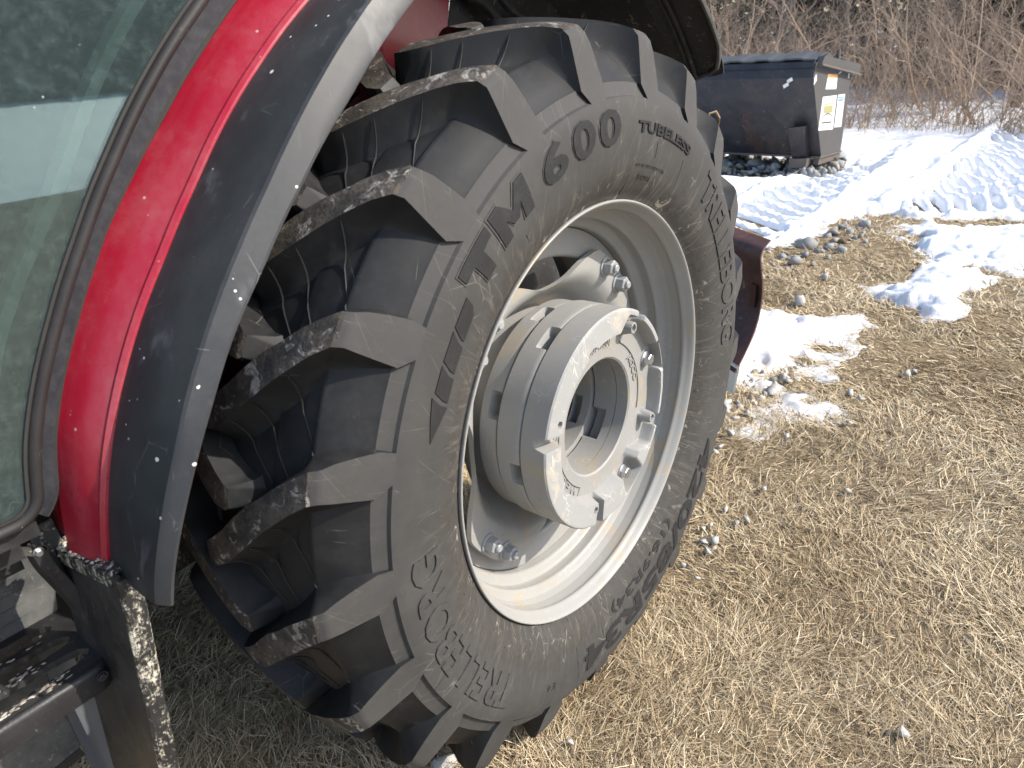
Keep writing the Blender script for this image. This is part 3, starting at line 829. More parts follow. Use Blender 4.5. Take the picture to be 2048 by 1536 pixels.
lug_shared = lug_mesh(1); lug_far = lug_mesh(-1)
def put_lug(me_shared, sign, ang):
    a = (ang + 180) % 360 - 180
    hit = abs(a) > 108 or abs(a + 14) > 108 or abs(a + 8) > 115
    if hit: return link('tread_bar', lug_mesh(sign, ang), wheel)
    o = link('tread_bar', me_shared, wheel); o.rotation_euler = (0, -math.radians(ang), 0); return o
for k, a in enumerate(ANG): put_lug(lug_shared, 1, a)
for k in range(len(ANG)):
    a, b = sorted(ANG)[k], (sorted(ANG) + [min(ANG) + 360])[k + 1]
    put_lug(lug_far, -1, (a + b) / 2)

# --- raised lettering on the sidewall
def text_data(s, bold=.0, cut=.14):
    cu = bpy.data.curves.new('txt', 'FONT'); cu.body = s; cu.size = 1.0; cu.offset = bold; cu.extrude = .5; cu.resolution_u = 3
    o = bpy.data.objects.new('txt', cu); COL.objects.link(o)
    bpy.context.view_layer.update()
    dg = bpy.context.evaluated_depsgraph_get()
    me = bpy.data.meshes.new_from_object(o.evaluated_get(dg))
    import bmesh
    bm = bmesh.new(); bm.from_mesh(me); bmesh.ops.triangulate(bm, faces=bm.faces)
    for _ in range(5):
        ed = [e for e in bm.edges if (e.verts[0].co.xy - e.verts[1].co.xy).length > cut]
        if not ed: break
        bmesh.ops.subdivide_edges(bm, edges=ed, cuts=1); bmesh.ops.triangulate(bm, faces=bm.faces)
    bm.verts.index_update()
    v = np.array([q.co[:] for q in bm.verts]); f = [[q.index for q in p.verts] for p in bm.faces]; bm.free()
    bpy.data.objects.remove(o); bpy.data.curves.remove(cu); bpy.data.meshes.remove(me)
    return v, f
def ring_text(name, s, th0, th1, r0, r1, mat, parent, surf, h=.0016, bold=.02, shear=0.0, sink=.004, outline=None, squ=True, caps=True):
    """text bent round the axle: starts at angle th0, ends at th1 (clockwise), feet on r0, tops on r1"""
    for bo, mt, hh in ((bold, mat, h),) if outline is None else ((bold, mat, h), (bold + outline[0], outline[1], h * .45)):
        v, f = text_data(s, bo)
        v0, _ = text_data(s, bold) if bo != bold else (v, f)
        lo, hi = v0.min(0), v0.max(0)
        u = (v[:, 0] - lo[0]) / (hi[0] - lo[0]); w = (v[:, 1] - lo[1]) / (hi[1] - lo[1])
        th = np.radians(th0 + (th1 - th0) * u + shear * w); r = r0 + (r1 - r0) * w
        y = surf(r) - np.where(v[:, 2] > 0, hh, -sink)
        q = np.stack([-r * np.sin(th), y, r * np.cos(th)], 1)
        if squ: q = squash(q)
        m = MB(); m.add(q, f); me = m.mesh(name, mt, False)
        link(name, me, parent)
LM = M['letter_rubber']; DR = M['dusty_rubber']
ol = (.018, DR)
for ch, a, b in (('6', 22.6, 15.6), ('0', 13.7, 7.0), ('0', 5.6, -1.2)):
    ring_text('raised_letter', ch, a, b, .569, .632, LM, wheel, side_y, .0032, .03, 0, outline=ol)
ring_text('raised_lettering', 'TUBELESS', -7.8, -30.6, .587, .608, LM, wheel, side_y, .0028, .035)
ring_text('raised_lettering', 'MAY BE USED WITH TUBE', -9.5, -23, .5235, .530, LM, wheel, side_y, .001, .0)
ring_text('raised_lettering', 'RADIAL', -12, -18.5, .5, .509, LM, wheel, side_y, .001, .0)
ring_text('raised_lettering', 'TRELLEBORG', 135, 86.5, .551, .618, DR, wheel, side_y, .0032, .02)
ring_text('raised_lettering', 'TRELLEBORG', -42, -92, .551, .618, DR, wheel, side_y, .0032, .02)
ring_text('raised_lettering', '420/85R34', -119.5, -195, .550, .610, LM, wheel, side_y, .0032, .03, outline=ol)
ring_text('raised_lettering', '(16.9R34)', -146, -181, .503, .535, LM, wheel, side_y, .0018, .02)
ring_text('raised_lettering', 'E4', 153, 150, .585, .60, LM, wheel, side_y, .001, .0)
TP = [(0, 1), (1, 1), (1, .70), (.68, .66), (.72, 0), (.38, 0), (.34, .66), (0, .66)]
MP = [(.02, 0), (0, 1), (.26, 1), (.50, .52), (.76, 1), (1, 1), (1.0, 0), (.72, 0), (.73, .52), (.58, .20), (.42, .20), (.27, .52), (.28, 0)]
def block_letter(poly, th0, th1, r0, r1):
    for grow_, mt, hh in ((0, LM, .0032), (.04, DR, .0016)):
        c = np.mean(poly, 0); pp = []
        n = len(poly)
        for i in range(n):                      # even outline by pushing each corner along its bisector
            a, b, d = np.array(poly[i - 1], float), np.array(poly[i], float), np.array(poly[(i + 1) % n], float)
            e1 = (b - a) / np.linalg.norm(b - a); e2 = (d - b) / np.linalg.norm(d - b)
            n1 = np.array([-e1[1], e1[0]]); n2 = np.array([-e2[1], e2[0]]); s = n1 + n2; s = s / max(.5, s @ s) * 2
            pp.append(b + s * grow_)
        fine = []
        for i in range(n):
            a, b = pp[i], pp[(i + 1) % n]
            k = max(1, int(np.linalg.norm(b - a) / .12)); fine += [a + (b - a) * t / k for t in range(k)]
        import bmesh
        bm = bmesh.new(); vs = [bm.verts.new((p_[0], p_[1], 0)) for p_ in fine]; bm.faces.new(vs)
        bmesh.ops.triangulate(bm, faces=bm.faces)
        for _ in range(4):
            ed = [e for e in bm.edges if e.calc_length() > .16]
            if not ed: break
            bmesh.ops.subdivide_edges(bm, edges=ed, cuts=1); bmesh.ops.triangulate(bm, faces=bm.faces)
        r_ = bmesh.ops.extrude_face_region(bm, geom=bm.faces[:])
        for g in r_['geom']:
            if isinstance(g, bmesh.types.BMVert): g.co.z = 1
        bm.verts.index_update()
        v = np.array([q.co[:] for q in bm.verts]); f = [[q.index for q in p.verts] for p in bm.faces]; bm.free()
        th = np.radians(th0 + (th1 - th0) * v[:, 0]); r = r0 + (r1 - r0) * v[:, 1]
        y = side_y(r) - np.where(v[:, 2] > .5, hh, -.004)
        m = MB(); m.add(np.stack([-r * np.sin(th), y, r * np.cos(th)], 1), f); link('raised_letter', m.mesh('raised_letter', mt, False), wheel)
block_letter(TP, 45.3, 37.2, .569, .632); block_letter(MP, 36.2, 26.8, .569, .634)
# direction arrow: chevron-ended blocks and a point
def plate_on_side(name, poly, mat, h=.0018):
    """flat raised plate; poly in (theta, r)"""
    top = [P(t, r, float(side_y(r)) - h) for t, r in poly]; bot = [P(t, r, float(side_y(r)) + .004) for t, r in poly]
    n = len(poly); m = MB()
    m.add(top + bot, [list(range(n))[::-1], list(range(n, 2 * n))] + [[i, (i + 1) % n, n + (i + 1) % n, n + i] for i in range(n)])
    return m.build(name, mat, wheel, smooth=False)
for a0, a1 in ((46.8, 51.3), (52.0, 56.4), (57.1, 61.0)):
    rr0, rr1 = .566 - (a0 - 46) * .0004, .598
    ch = 1.15
    plate_on_side('arrow_block', [(a0, rr1), (a0 + (.2 if a0 < 47 else ch), (rr0 + rr1) / 2 - .003), (a0 + 1.4, rr0), (a1 + 1.3, rr0), (a1 + ch * .9, (rr0 + rr1) / 2 - .004), (a1, rr1)], LM)
plate_on_side('arrow_head', [(61.8, .602), (62.7, .581), (63.0, .560), (65.6, .572), (68.6, .586), (65, .595)], LM)
# thin mould seams across the sidewall
for a, r0, r1 in ((68.6, .500, .556), (-17, .545, .575), (-31, .480, .572), (-9, .470, .508), (111, .612, .648), (160, .470, .640), (172, .47, .56), (-100, .50, .60), (-128, .50, .565), (30, .520, .540)):
    G = []
    for r in np.linspace(r0, r1, 6):
        t = a + 2.0 * (r - r0) / .1
        G.append([P(t, r, float(side_y(r)) + .001), P(t + .07, r, float(side_y(r)) - .0010), P(t + .14, r, float(side_y(r)) + .001)])
    m = MB(); m.grid(G); m.build('mould_seam', LM, wheel, smooth=False)
# hanging flaps of the mould vents near the bead
m = MB(); rg = np.random.default_rng(3)
for k in range(70):
    a = rg.uniform(0, 360); r = rg.uniform(.475, .53); L = rg.uniform(.4, .9)
    y = float(side_y(r))
    m.tube([P(a, r, y + .0005), P(a + L, r + rg.uniform(-.002, .002), y - .0012)], [.0007, .0004], 4)
m.build('vent_whisker', M['seal'], wheel)['kind'] = 'stuff'

# --- rim
RIM = [(-.186, .4560), (-.1945, .4600), (-.1990, .4606), (-.2015, .4592), (-.2015, .4568), (-.1985, .4535), (-.1920, .4495), (-.1850, .4458), (-.1790, .4418), (-.1752, .4400), (-.1715, .4402), (-.1680, .4425), (-.1630, .4432), (-.155, .4428), (-.140, .4415), (-.132, .4400), (-.1275, .4360), (-.1230, .4280), (-.1185, .4200), (-.1130, .4170), (-.1070, .4180), (-.093, .4185), (-.0880, .4160), (-.0835, .4080), (-.0785, .3995), (-.073, .3965), (-.064, .3965), (-.050, .3955), (-.040, .3950), (.10, .3950), (.115, .405), (.13, .425), (.18, .432), (.19, .46), (.20, .462)]
m = MB(); R_in = catmull(RIM, 3)
R_out = [(y, r + (.006 if -.19 < y < .19 else .0)) for y, r in R_in]
m.lathe(R_in, 240); m.lathe([(.19, .455), (.15, .44), (.10, .402), (-.06, .402), (-.12, .434), (-.186, .4560)], 120)
m.build('rim', M['rim_paint'], wheel, ang=60)
# fixing ring welded in the rim
m = MB(); m.lathe([(-.056, .394), (-.056, .340), (-.054, .334), (-.048, .330), (-.040, .330), (-.040, .394)], 144)
m.build('rim_bracket', M['rim_paint'], wheel, ang=40)
# dished disc with four ears
ND, NR = 240, 22
def disc_r(th):
    p = math.radians(4 * (th + 46)); c = math.cos(p)
    return min(.334 + .062 * c, .3635 + .003 * c)
def disc_y(r, ear):
    flat = -.080
    s = float(sstep(.205, .318, np.array(r)))
    return .012 + (flat - .012) * s
G = []; G2 = []
for i in range(ND):
    th = i * 360.0 / ND; R_ = disc_r(th); row = []; row2 = []
    for j in range(NR + 1):
        r = .085 + (R_ - .085) * j / NR
        y = disc_y(r + (.366 - R_) * .25 * sstep(.2, .3, np.array(r)), 0); row.append(P(th, r, float(y))); row2.append(P(th, r, float(y) + .013))
    G.append(row); G2.append(row2)
m = MB(); m.grid(G, close_i=True); m.grid(G2, close_i=True, flip=True)
m.grid(np.array([[G[i][-1], G2[i][-1]] for i in range(ND)]), close_i=True)
m.build('wheel_disc', M['rim_paint'], wheel, ang=35)
def hexbolt(name, th, r, y, R_, h, mat, washer=True, stud=True, rot=0.0):
    """hexagon nut facing outward (-y)"""
    c = P(th, r, 0); m = MB()
    def ring(rad, yy, n, ph=0): return np.array([(c[0] + rad * math.cos(a), yy, c[2] + rad * math.sin(a)) for a in np.arange(n) * 2 * np.pi / n + ph])
    if washer:
        m.grid([ring(R_ * 1.28, y, 20), ring(R_ * 1.28, y - .0035, 20), ring(R_ * 1.16, y - .0045, 20)], close_j=True); y -= .0045
        m.add(ring(R_ * 1.16, y, 20), [list(range(20))])
    m.grid([ring(R_, y, 6, rot), ring(R_, y - h * .9, 6, rot)], close_j=True)
    top = ring(R_ * .88, y - h, 6, rot)
    b = m.add(np.concatenate([ring(R_, y - h * .9, 6, rot), top]), [[i, (i + 1) % 6, 6 + (i + 1) % 6, 6 + i] for i in range(6)] + [list(range(6, 12))])
    if stud:
        m.grid([ring(R_ * .52, y - h, 12), ring(R_ * .52, y - h - .006, 12), ring(R_ * .40, y - h - .008, 12)], close_j=True)
        m.add(ring(R_ * .40, y - h - .008, 12), [list(range(12))])
    return m.build(name, mat, wheel, smooth=True, ang=30)
for q in range(4):
    for dth in (-6.4, 6.4):
        hexbolt('disc_nut', -45.5 + 90 * q + dth, .342, -.080, .0185, .021, M['bolt_paint'], rot=.3 + q + dth)
# hub and axle behind the disc
m = MB(); m.lathe([(-.03, .0), (-.03, .07), (.0, .085), (.02, .085), (.02, .12), (.10, .13), (.12, .16), (.30, .16)], 48); m.build('hub', M['liner_black'], wheel)

# --- wheel weights (three cast rings bolted in a stack)
SLOTS = [(78, 2.8), (-34, 3.2), (-114, 3.0), (167, 3.0)]
def angd(a, b): return (a - b + 180) % 360 - 180
def front_weight():
    nT, m = 540, MB()
    rs = np.concatenate([[.130, .1315, .134], np.linspace(.14, .19, 9), np.linspace(.1925, .2385, 24), [.2405, .2420, .2430]])
    th = np.arange(nT) * 360 / nT
    T_, R_ = np.meshgrid(th, rs, indexing='ij')
    right = np.exp(-(angd(T_, -75) / 62) ** 6)
    rin = .183 + .043 * sstep(.3, .7, right)
    rin = rin + .012 * np.exp(-(angd(T_, 20) / 5) ** 4) + .012 * np.exp(-(angd(T_, 115) / 5) ** 4)
    ringm = sstep(rin - .004, rin + .005, R_)
    for a, w in SLOTS: ringm = ringm * (1 - np.exp(-(angd(T_, a) / w) ** 8) * .92)
    for a in (-72.5, -153): ringm = ringm * (1 - np.exp(-(angd(T_, a) / 9) ** 8) * sstep(.2415, .236, R_))
    h = .030 * ringm
    # bosses
    for a in (68, -28.5, -112.5, 161):
        c = P(a, .204, 0); dd = np.hypot(-R_ * np.sin(np.radians(T_)) - c[0], R_ * np.cos(np.radians(T_)) - c[2])
        h = np.maximum(h, .030 * sstep(.0165, .0125, dd)); h = np.where(dd < .0068, h - .02, h)
    y = -.192 - h
    edge = sstep(.2385, .243, R_); y = y + .004 * edge ** 2
    y = y + .003 * sstep(.134, .130, R_)
    G = np.stack([-R_ * np.sin(np.radians(T_)), y, R_ * np.cos(np.radians(T_))], -1)
    mi0 = len(m.f)
    m.grid(G, 0, close_i=True)
    # outer wall follows the edge of the face
    oe = G[:, -1]; w2 = oe.copy(); w2[:, 1] = -.162
    mid = [oe.copy()]
    for t in (.4, .8, 1): 
        q = oe.copy(); q[:, 1] = oe[:, 1] + (-.162 - oe[:, 1]) * t; mid.append(q)
    m.grid(np.stack(mid, 1), 1, close_i=True)
    ie = G[:, 0]; i2 = ie.copy(); i2[:, 1] = -.160
    m.grid(np.stack([i2, ie], 1), 1, close_i=True)
    m.lathe([(-.162, .243), (-.160, .238), (-.160, .130)], 120, 1)
    # scuffed paint on the raised ring
    for k in range(mi0, len(m.f)):
        if m.m[k] == 0:
            j = (k - mi0) % (len(rs) - 1); i = (k - mi0) // (len(rs) - 1)
            m.m[k] = 2 if ringm[i, j] > .8 else 1
    return m.build('wheel_weight', [M['weight_paint'], M['weight_paint'], M['scuffed_paint']], wheel, ang=32)
front_weight()
def back_weight(y0, y1, R_, notches, r_in=.130):
    nT, m = 360, MB(); th = np.arange(nT) * 360 / nT
    ys = np.array([y0, y0, y0 + .0015, y0 + .004, y0 + .012, y0 + .018, y0 + .022, y0 + .026, y1 - .004, y1])
    rr = np.array([r_in, R_ - .004, R_ - .001, R_, R_, R_, R_, R_, R_, R_ - .003])
    G = np.zeros((nT, len(ys), 3))
    for j in range(len(ys)):
        nt = np.zeros(nT)
        for a, w in notches: nt = np.maximum(nt, np.exp(-(angd(th, a) / w) ** 16))
        dep = .028 * nt * (1 if 1 <= j <= 5 else (.5 if j == 6 else 0))
        r = rr[j] - dep
        G[:, j] = np.stack([-r * np.sin(np.radians(th)), np.full(nT, ys[j]), r * np.cos(np.radians(th))], -1)
    m.grid(G, close_i=True); m.lathe([(y1, R_ - .003), (y1, r_in + .03)], 96)
    nt = np.zeros(nT)
    for a, w in ((-105, 15), (118, 12), (10, 9)): nt = np.maximum(nt, np.exp(-(angd(th, a + y0 * 150) / w) ** 14))
    ri = [r_in + .03 + 0 * nt, r_in + .026 * nt, r_in + .026 * nt, r_in + .0 * nt, r_in + .0 * nt]; yi = [y1, y1 - .001, y0 + .024, y0 + .021, y0]
    m.grid(np.stack([np.stack([-r * np.sin(np.radians(th)), np.full(nT, y), r * np.cos(np.radians(th))], -1) for r, y in zip(ri, yi)], 1), close_i=True)
    return m.build('wheel_weight', M['weight_paint'], wheel, ang=32)
back_weight(-.1585, -.1000, .243, [(27, 6.2), (98, 5.5), (-60, 6), (-150, 6), (170, 6)])
back_weight(-.0965, -.0500, .238, [(66, 6.2), (142, 6), (10, 6), (-80, 6)], .118)
m = MB(); m.lathe([(-.050, .118), (-.050, .205), (-.02, .21), (.012, .215)], 96); m.build('weight_spacer', M['rim_paint'], wheel)
for a in (-72.5, -153): hexbolt('weight_bolt', a, .211, -.192, .0142, .014, M['steel'], True, False, .5)
for a in (68, -28.5, -112.5, 161):
    m = MB(); c = P(a, .204, -.2125)
    q = [(c[0] + .0065 * math.cos(t), c[1], c[2] + .0065 * math.sin(t)) for t in np.arange(14) * 2 * np.pi / 14]
    m.add(q, [list(range(14))]); m.build('threaded_hole', M['rust_hole'], wheel)
flat = lambda yy: (lambda r: np.full_like(np.asarray(r, float), yy))
ring_text('cast_lettering', 'ACW0094930', 32, -13, .159, .1765, M['weight_paint'], wheel, flat(-.192), .0022, .0, squ=False)
ring_text('cast_lettering', 'AGCO', -50, -80, .150, .1665, M['weight_paint'], wheel, flat(-.192), .0025, .01, squ=False)
ring_text('cast_lettering', 'WEIGHT 60 KG', 143, 72, .160, .1775, M['weight_paint'], wheel, flat(-.192), .0025, .01, squ=False)
def arc_ridge(th0, th1, r0, r1=None, w=.0016, h=.002):
    n = max(2, int(abs(th1 - th0) / 2)); r1 = r0 if r1 is None else r1; G = []
    for t in np.linspace(0, 1, n + 1):
        a = th0 + (th1 - th0) * t; r = r0 + (r1 - r0) * t
        if r1 == r0: G.append([P(a, r - w, -.191), P(a, r - w * .6, -.192 - h), P(a, r + w * .6, -.192 - h), P(a, r + w, -.191)])
        else:
            d = math.degrees(w / r); G.append([P(a - d, r, -.191), P(a - d * .6, r, -.192 - h), P(a + d * .6, r, -.192 - h), P(a + d, r, -.191)])
    m = MB(); m.grid(G); m.build('cast_ridge', M['weight_paint'], wheel, smooth=False)
arc_ridge(34, -15, .157); arc_ridge(8, -15, .178); arc_ridge(-15, -15, .157, .178)
arc_ridge(-30, -106, .170, w=.0022, h=.003); arc_ridge(148, 68, .1565, w=.002, h=.003); arc_ridge(148, 148, .1565, .1805); arc_ridge(148, 118, .1805)

# ------------------------------------------------------------------ fender
fender = empty('fender', UP, tractor)
def curve(tab, k=11):
    t = np.array(sorted(tab)); g = np.arange(t[0, 0], t[-1, 0] + .01, .5)
    r = np.interp(g, t[:, 0], t[:, 1]); ker = np.hanning(k + 2)[1:-1]; ker /= ker.sum()
    rp = np.concatenate([2 * r[0] - r[k // 2:0:-1], r, 2 * r[-1] - r[-2:-k // 2 - 1:-1]])
    r = np.convolve(rp, ker, 'valid')
    return lambda th: np.interp(th, g, r)
EDGE = curve([(84, .917), (80.9, .910), (76.3, .893), (71.7, .877), (66, .862), (60.3, .853), (53.6, .840), (45, .837), (34.8, .847), (23.7, .879), (10, .930), (0, .968), (-15, 1.008), (-30, 1.030), (-56, 1.035)])
CREASE = curve([(84, .919), (81.5, .916), (76.2, .900), (73.6, .893), (70.3, .884), (60, .869), (52.2, .862), (46.5, .862), (41.4, .868), (35.6, .879), (30, .893), (15, .938), (0, .980), (-15, 1.016), (-30, 1.038), (-56, 1.043)])
RB = curve([(84, .921), (76.9, .912), (72.4, .906), (68.8, .900), (62.5, .891), (54.6, .880), (47.4, .880), (40.6, .889), (34, .899), (26, .917), (15, .952), (0, .990), (-15, 1.022), (-30, 1.043), (-56, 1.05)])
RL = curve([(84, .940), (82.2, .941), (73.5, .9445), (71.5, .9465), (67.4, .942), (62.1, .935), (56.9, .930), (49, .924), (42.7, .926), (35.7, .938), (29.4, .955), (15, .998), (0, 1.035), (-15, 1.06), (-30, 1.08)], 5)
def strip(th, rows):
    """grid over angles th; rows = list of (function r(th), y)"""
    return np.array([[P(t, float(f(t)), y) for f, y in rows] for t in th])
def radial_off(G, d):
    q = G.copy(); r = np.hypot(q[..., 0], q[..., 2]); q[..., 0] *= (r + d) / r; q[..., 2] *= (r + d) / r; return q - G
TH = np.linspace(83.2, -53, 110)
rows = [(EDGE, -.100)] + [(lambda t, k=k: EDGE(t) + (CREASE(t) + .0055 - EDGE(t)) * k, -.100 + .014 * k) for k in (.33, .66)] + [(lambda t: CREASE(t) + .0055, -.086), (lambda t: CREASE(t) + .0085, -.081)] + \
       [(lambda t, k=k: CREASE(t) + .0085 + (RB(t) - CREASE(t) - .0085) * k + .003 * math.sin(math.pi * k), -.081 + .136 * k) for k in (.2, .4, .6, .8, 1)]
TEND = [-46.5, -48.6, -50.3, -51.6, -52.4, -52.9] + [-53] * 4
G = np.array([[P(83.2 + (te - 83.2) * u, float(f(83.2 + (te - 83.2) * u)), y) for (f, y), te in zip(rows, TEND)] for u in np.linspace(0, 1, 110)])
m = MB(); m.slab(G, radial_off(G, -.004)); m.build('black_panel', M['black_plastic'], fender, ang=22)
m = MB(); m.tube([P(t, float(EDGE(t)) - .002, -.101) for t in np.linspace(-5, -46.3, 24)] + [P(-48.8, float(EDGE(-48.8)) - .002, -.090), P(-50.8, float(EDGE(-50.8)), -.075), P(-52.2, float(RB(-52)) - .004, -.045), P(-53, float(RB(-53)) - .004, 0)], .006, 6); m.build('lit_rear_edge', M['grey_sheet'], fender)  # grey tube on the black flap: its sunlit edge put into the colour
Gi = np.array([[P(-8 + (te + 8) * u, float(f(-8 + (te + 8) * u)) - .0065, y) for (f, y), te in zip(rows, TEND)] for u in np.linspace(0, .995, 40)])
m = MB(); m.grid(Gi); m.build('rear_flap', M['liner_black'], fender, ang=40)
TR = np.linspace(83, -24, 90)
rows = [(lambda t: RB(t) - .002, .0555), (lambda t: RB(t) + .0035, .0568), (lambda t: RB(t) + .0085, .0625), (lambda t: RB(t) + .0085, .068)] + \
       [(lambda t, k=k: RB(t) + .0085 + (RL(t) - RB(t) - .0085) * k + .003 * math.sin(math.pi * k), .068 + .070 * k) for k in (.2, .4, .6, .8)] + [(lambda t: RL(t) + .0015, .137), (RL, .140), (lambda t: RL(t) - .008, .143)]
G = strip(TR, rows)
m = MB(); m.slab(G, radial_off(G, -.004)); m.build('red_panel', M['red_paint'], fender, ang=22)
# red sheet on towards the cab, the inner wall, the black rear liner
G = strip(np.linspace(83, -24, 40), [(lambda t: RL(t) - .012, .140), (lambda t: RL(t) - .014, .235), (lambda t: RL(t) - .03, .30)])
m = MB(); m.slab(G, radial_off(G, -.003)); m.build('fender_shelf', M['red_paint'], fender, ang=30)
G = strip(np.linspace(70, -13, 40), [(lambda t: RL(t) - .03, .300), (lambda t: RL(t) - .12, .310), (lambda t: .72, .316), (lambda t: .55, .316)])
m = MB(); m.slab(G, np.array([0, .003, 0])); 
for a in (4, 7): m.tube([P(a, .70, .309), P(a - 2, .97, .300)], .010, 6)
m.build('inner_wall', M['red_paint'], fender, ang=30)
G = strip(np.linspace(-24, -52.5, 24), [(lambda t: RB(t) - .004, .050), (lambda t: RB(t) + .006, .12), (lambda t: RB(t) + .004, .22), (lambda t: RB(t) - .02, .31), (lambda t: .80, .33), (lambda t: .6, .33)])
m = MB(); m.slab(G, radial_off(G, .004)); 
G = strip(np.linspace(-13.5, -24, 10), [(lambda t: RL(t) - .03, .302), (lambda t: .8, .318), (lambda t: .6, .322)]); m.slab(G, np.array([0, .004, 0]))
m.tube([P(t, float(RB(t)) - .010, -.004) for t in np.linspace(-24, -53, 20)], .006, 6)
m.tube([P(t, float(RB(t)) - .010, .010) for t in np.linspace(-24, -53, 20)], .005, 6)
m.build('rear_liner', M['liner_black'], fender, ang=30)
m = MB()   # hoses under the rear liner
m.tube([P(t, .86 + .02 * math.sin(t * .3), .27) for t in np.linspace(-14, -50, 24)], .013, 8)
m.tube([P(t, .90 + .012 * math.cos(t * .4), .25) for t in np.linspace(-14, -48, 24)], .010, 8)
m.build('hose', M['seal'], fender)

# ------------------------------------------------------------------ cab door
door = empty('cab_door', UP, tractor)
RG = curve([(10, 1.085), (20, 1.050), (27, 1.024), (34, 1.001), (41.7, .988), (48.5, .979), (55.8, .976), (62.2, .980), (67.7, .987), (72.3, .992), (77, .9905), (80, .988)])
arc = [(-float(RG(t)) * math.sin(math.radians(t)), float(RG(t)) * math.cos(math.radians(t))) for t in np.linspace(12, 76.2, 60)]
nrm = []
for i in range(len(arc)):
    a, b = arc[max(i - 1, 0)], arc[min(i + 1, len(arc) - 1)]
    tx, tz = b[0] - a[0], b[1] - a[1]; L = math.hypot(tx, tz); nrm.append((-tz / L, tx / L))
if nrm[0][1] > 0: nrm = [(-a, -b) for a, b in nrm]
rc = .032; n0 = nrm[-1]; cc = (arc[-1][0] - rc * n0[0], arc[-1][1] - rc * n0[1])
a0 = math.atan2(n0[1], n0[0]); a1 = -math.pi / 2
path = list(arc); pn = list(nrm)
for k in range(1, 9):
    a = a0 + (a1 - a0) * k / 8; path.append((cc[0] + rc * math.cos(a), cc[1] + rc * math.sin(a))); pn.append((math.cos(a), math.sin(a)))
zb = path[-1][1]
for x in np.linspace(path[-1][0] - .06, -1.75, 12): path.append((x, zb)); pn.append((0, -1))
_tha = np.linspace(12, 76.2, 60)
def wid(i, d):
    t = _tha[min(i, 59)]; k = (float(RG(t)) - float(RL(t))) / .0485
    return d if d < .0195 else .0195 + (d - .0195) * max(1.0, k * 1.65 - .65)
def sweep(prof, i0=0, i1=None):
    i1 = len(path) if i1 is None else i1
    return np.array([[(path[i][0] + pn[i][0] * wid(i, d), y, path[i][1] + pn[i][1] * wid(i, d)) for d, y in prof] for i in range(i0, i1)])
m = MB(); m.grid(sweep([(-.004, .118), (-.003, .1085), (0, .106), (.002, .1075), (.003, .1055), (.006, .102), (.010, .1005), (.014, .101), (.018, .105), (.020, .112), (.021, .140)])); m.build('door_frame', M['door_frame'], door, ang=50)
m = MB(); m.grid(sweep([(-.0045, .112), (-.004, .1045), (.0, .1045), (.0005, .112)])); m.build('glass_seal', M['seal'], door, ang=50)
na = len(arc) + 4
m = MB(); m.grid(sweep([(.018, .150), (.0205, .121), (.040, .124), (.042, .150)], 0, na)); m.build('door_pillar', M['pillar'], door, ang=50)
m = MB(); m.grid(sweep([(.040, .165), (.0415, .129), (.046, .1295), (.050, .140), (.056, .160)], 0, na)); m.build('door_seal', M['seal'], door, ang=50)
gp = [(p_[0] + n_[0] * .003, p_[1] + n_[1] * .003) for p_, n_ in zip(path, pn)] + [(-1.75, 1.25), (path[0][0], 1.25)]
m = MB(); m.prism([(x, .1085, z) for x, z in gp], (0, .005, 0)); m.build('window_glass', M['glass'], door, smooth=False)
STR = curve([(25, 1.05), (35.3, 1.014), (43, .992), (49.7, .975), (53.5, .970), (59.3, .980), (65.5, .992), (75, 1.0)])
G = strip(np.linspace(26, 72, 40), [(lambda t: STR(t) + .002, .200), (lambda t: STR(t) + .006, .182), (lambda t: STR(t) + .022, .180), (lambda t: STR(t) + .027, .20)])
m = MB(); m.grid(G); m.build('reflection_strip', M['pale_reflection'], door, ang=50)  # solid strip added behind the glass to imitate the pale reflected stripe

cab = empty('cab', UP, tractor)
m = MB()
m.box((-1.9, .98, -.15), (-.15, 1.0, 1.35)); m.box((-1.9, .50, -.17), (-.15, 1.0, -.15)); m.box((-1.9, .10, 1.30), (-.1, 1.05, 1.36)); m.box((-.20, .34, -.15), (-.18, 1.0, 1.35)); m.box((-1.9, .12, -.15), (-1.88, 1.0, 1.35))
m.build('cab_shell', M['interior'], cab, smooth=False)
m = MB()   # seat seen dimly through the glass
pr = [(-.92, .12), (-.90, .20), (-.55, .22), (-.50, .28), (-.44, .85), (-.36, .87), (-.30, .80), (-.36, .16), (-.40, .06), (-.88, .06)]
m.prism([(x, .36, z) for x, z in pr], (0, .42, 0)); m.build('seat', M['interior'], cab, smooth=False)
# sill under the door and the dusty side sheet below it
m = MB(); m.box((-1.8, .125, .165), (-.962, .17, .187)); m.box((-1.8, .20, .100), (-.975, .335, .165)); m.box((-1.8, .25, .055), (-.972, .338, .10)); m.build('door_sill', M['black_steel'], cab, smooth=False)
m = MB(); sh = [(-1.8, .07), (-.975, .055), (-.935, .03), (-.925, -.05), (-.940, -.12), (-.965, -.30), (-.9895, -.395), (-1.8, -.50)]
m.prism([(x, .34, z) for x, z in sh], (0, .012, 0))
for z in (.055, .03, .005, -.02): m.box((-1.8, .3385, z - .06), (-.97, .3405, z - .0575))
m.build('side_sheet', M['grey_sheet'], cab, smooth=False)

# ------------------------------------------------------------------ step and its carrier
step = empty('cab_step', UP, tractor)
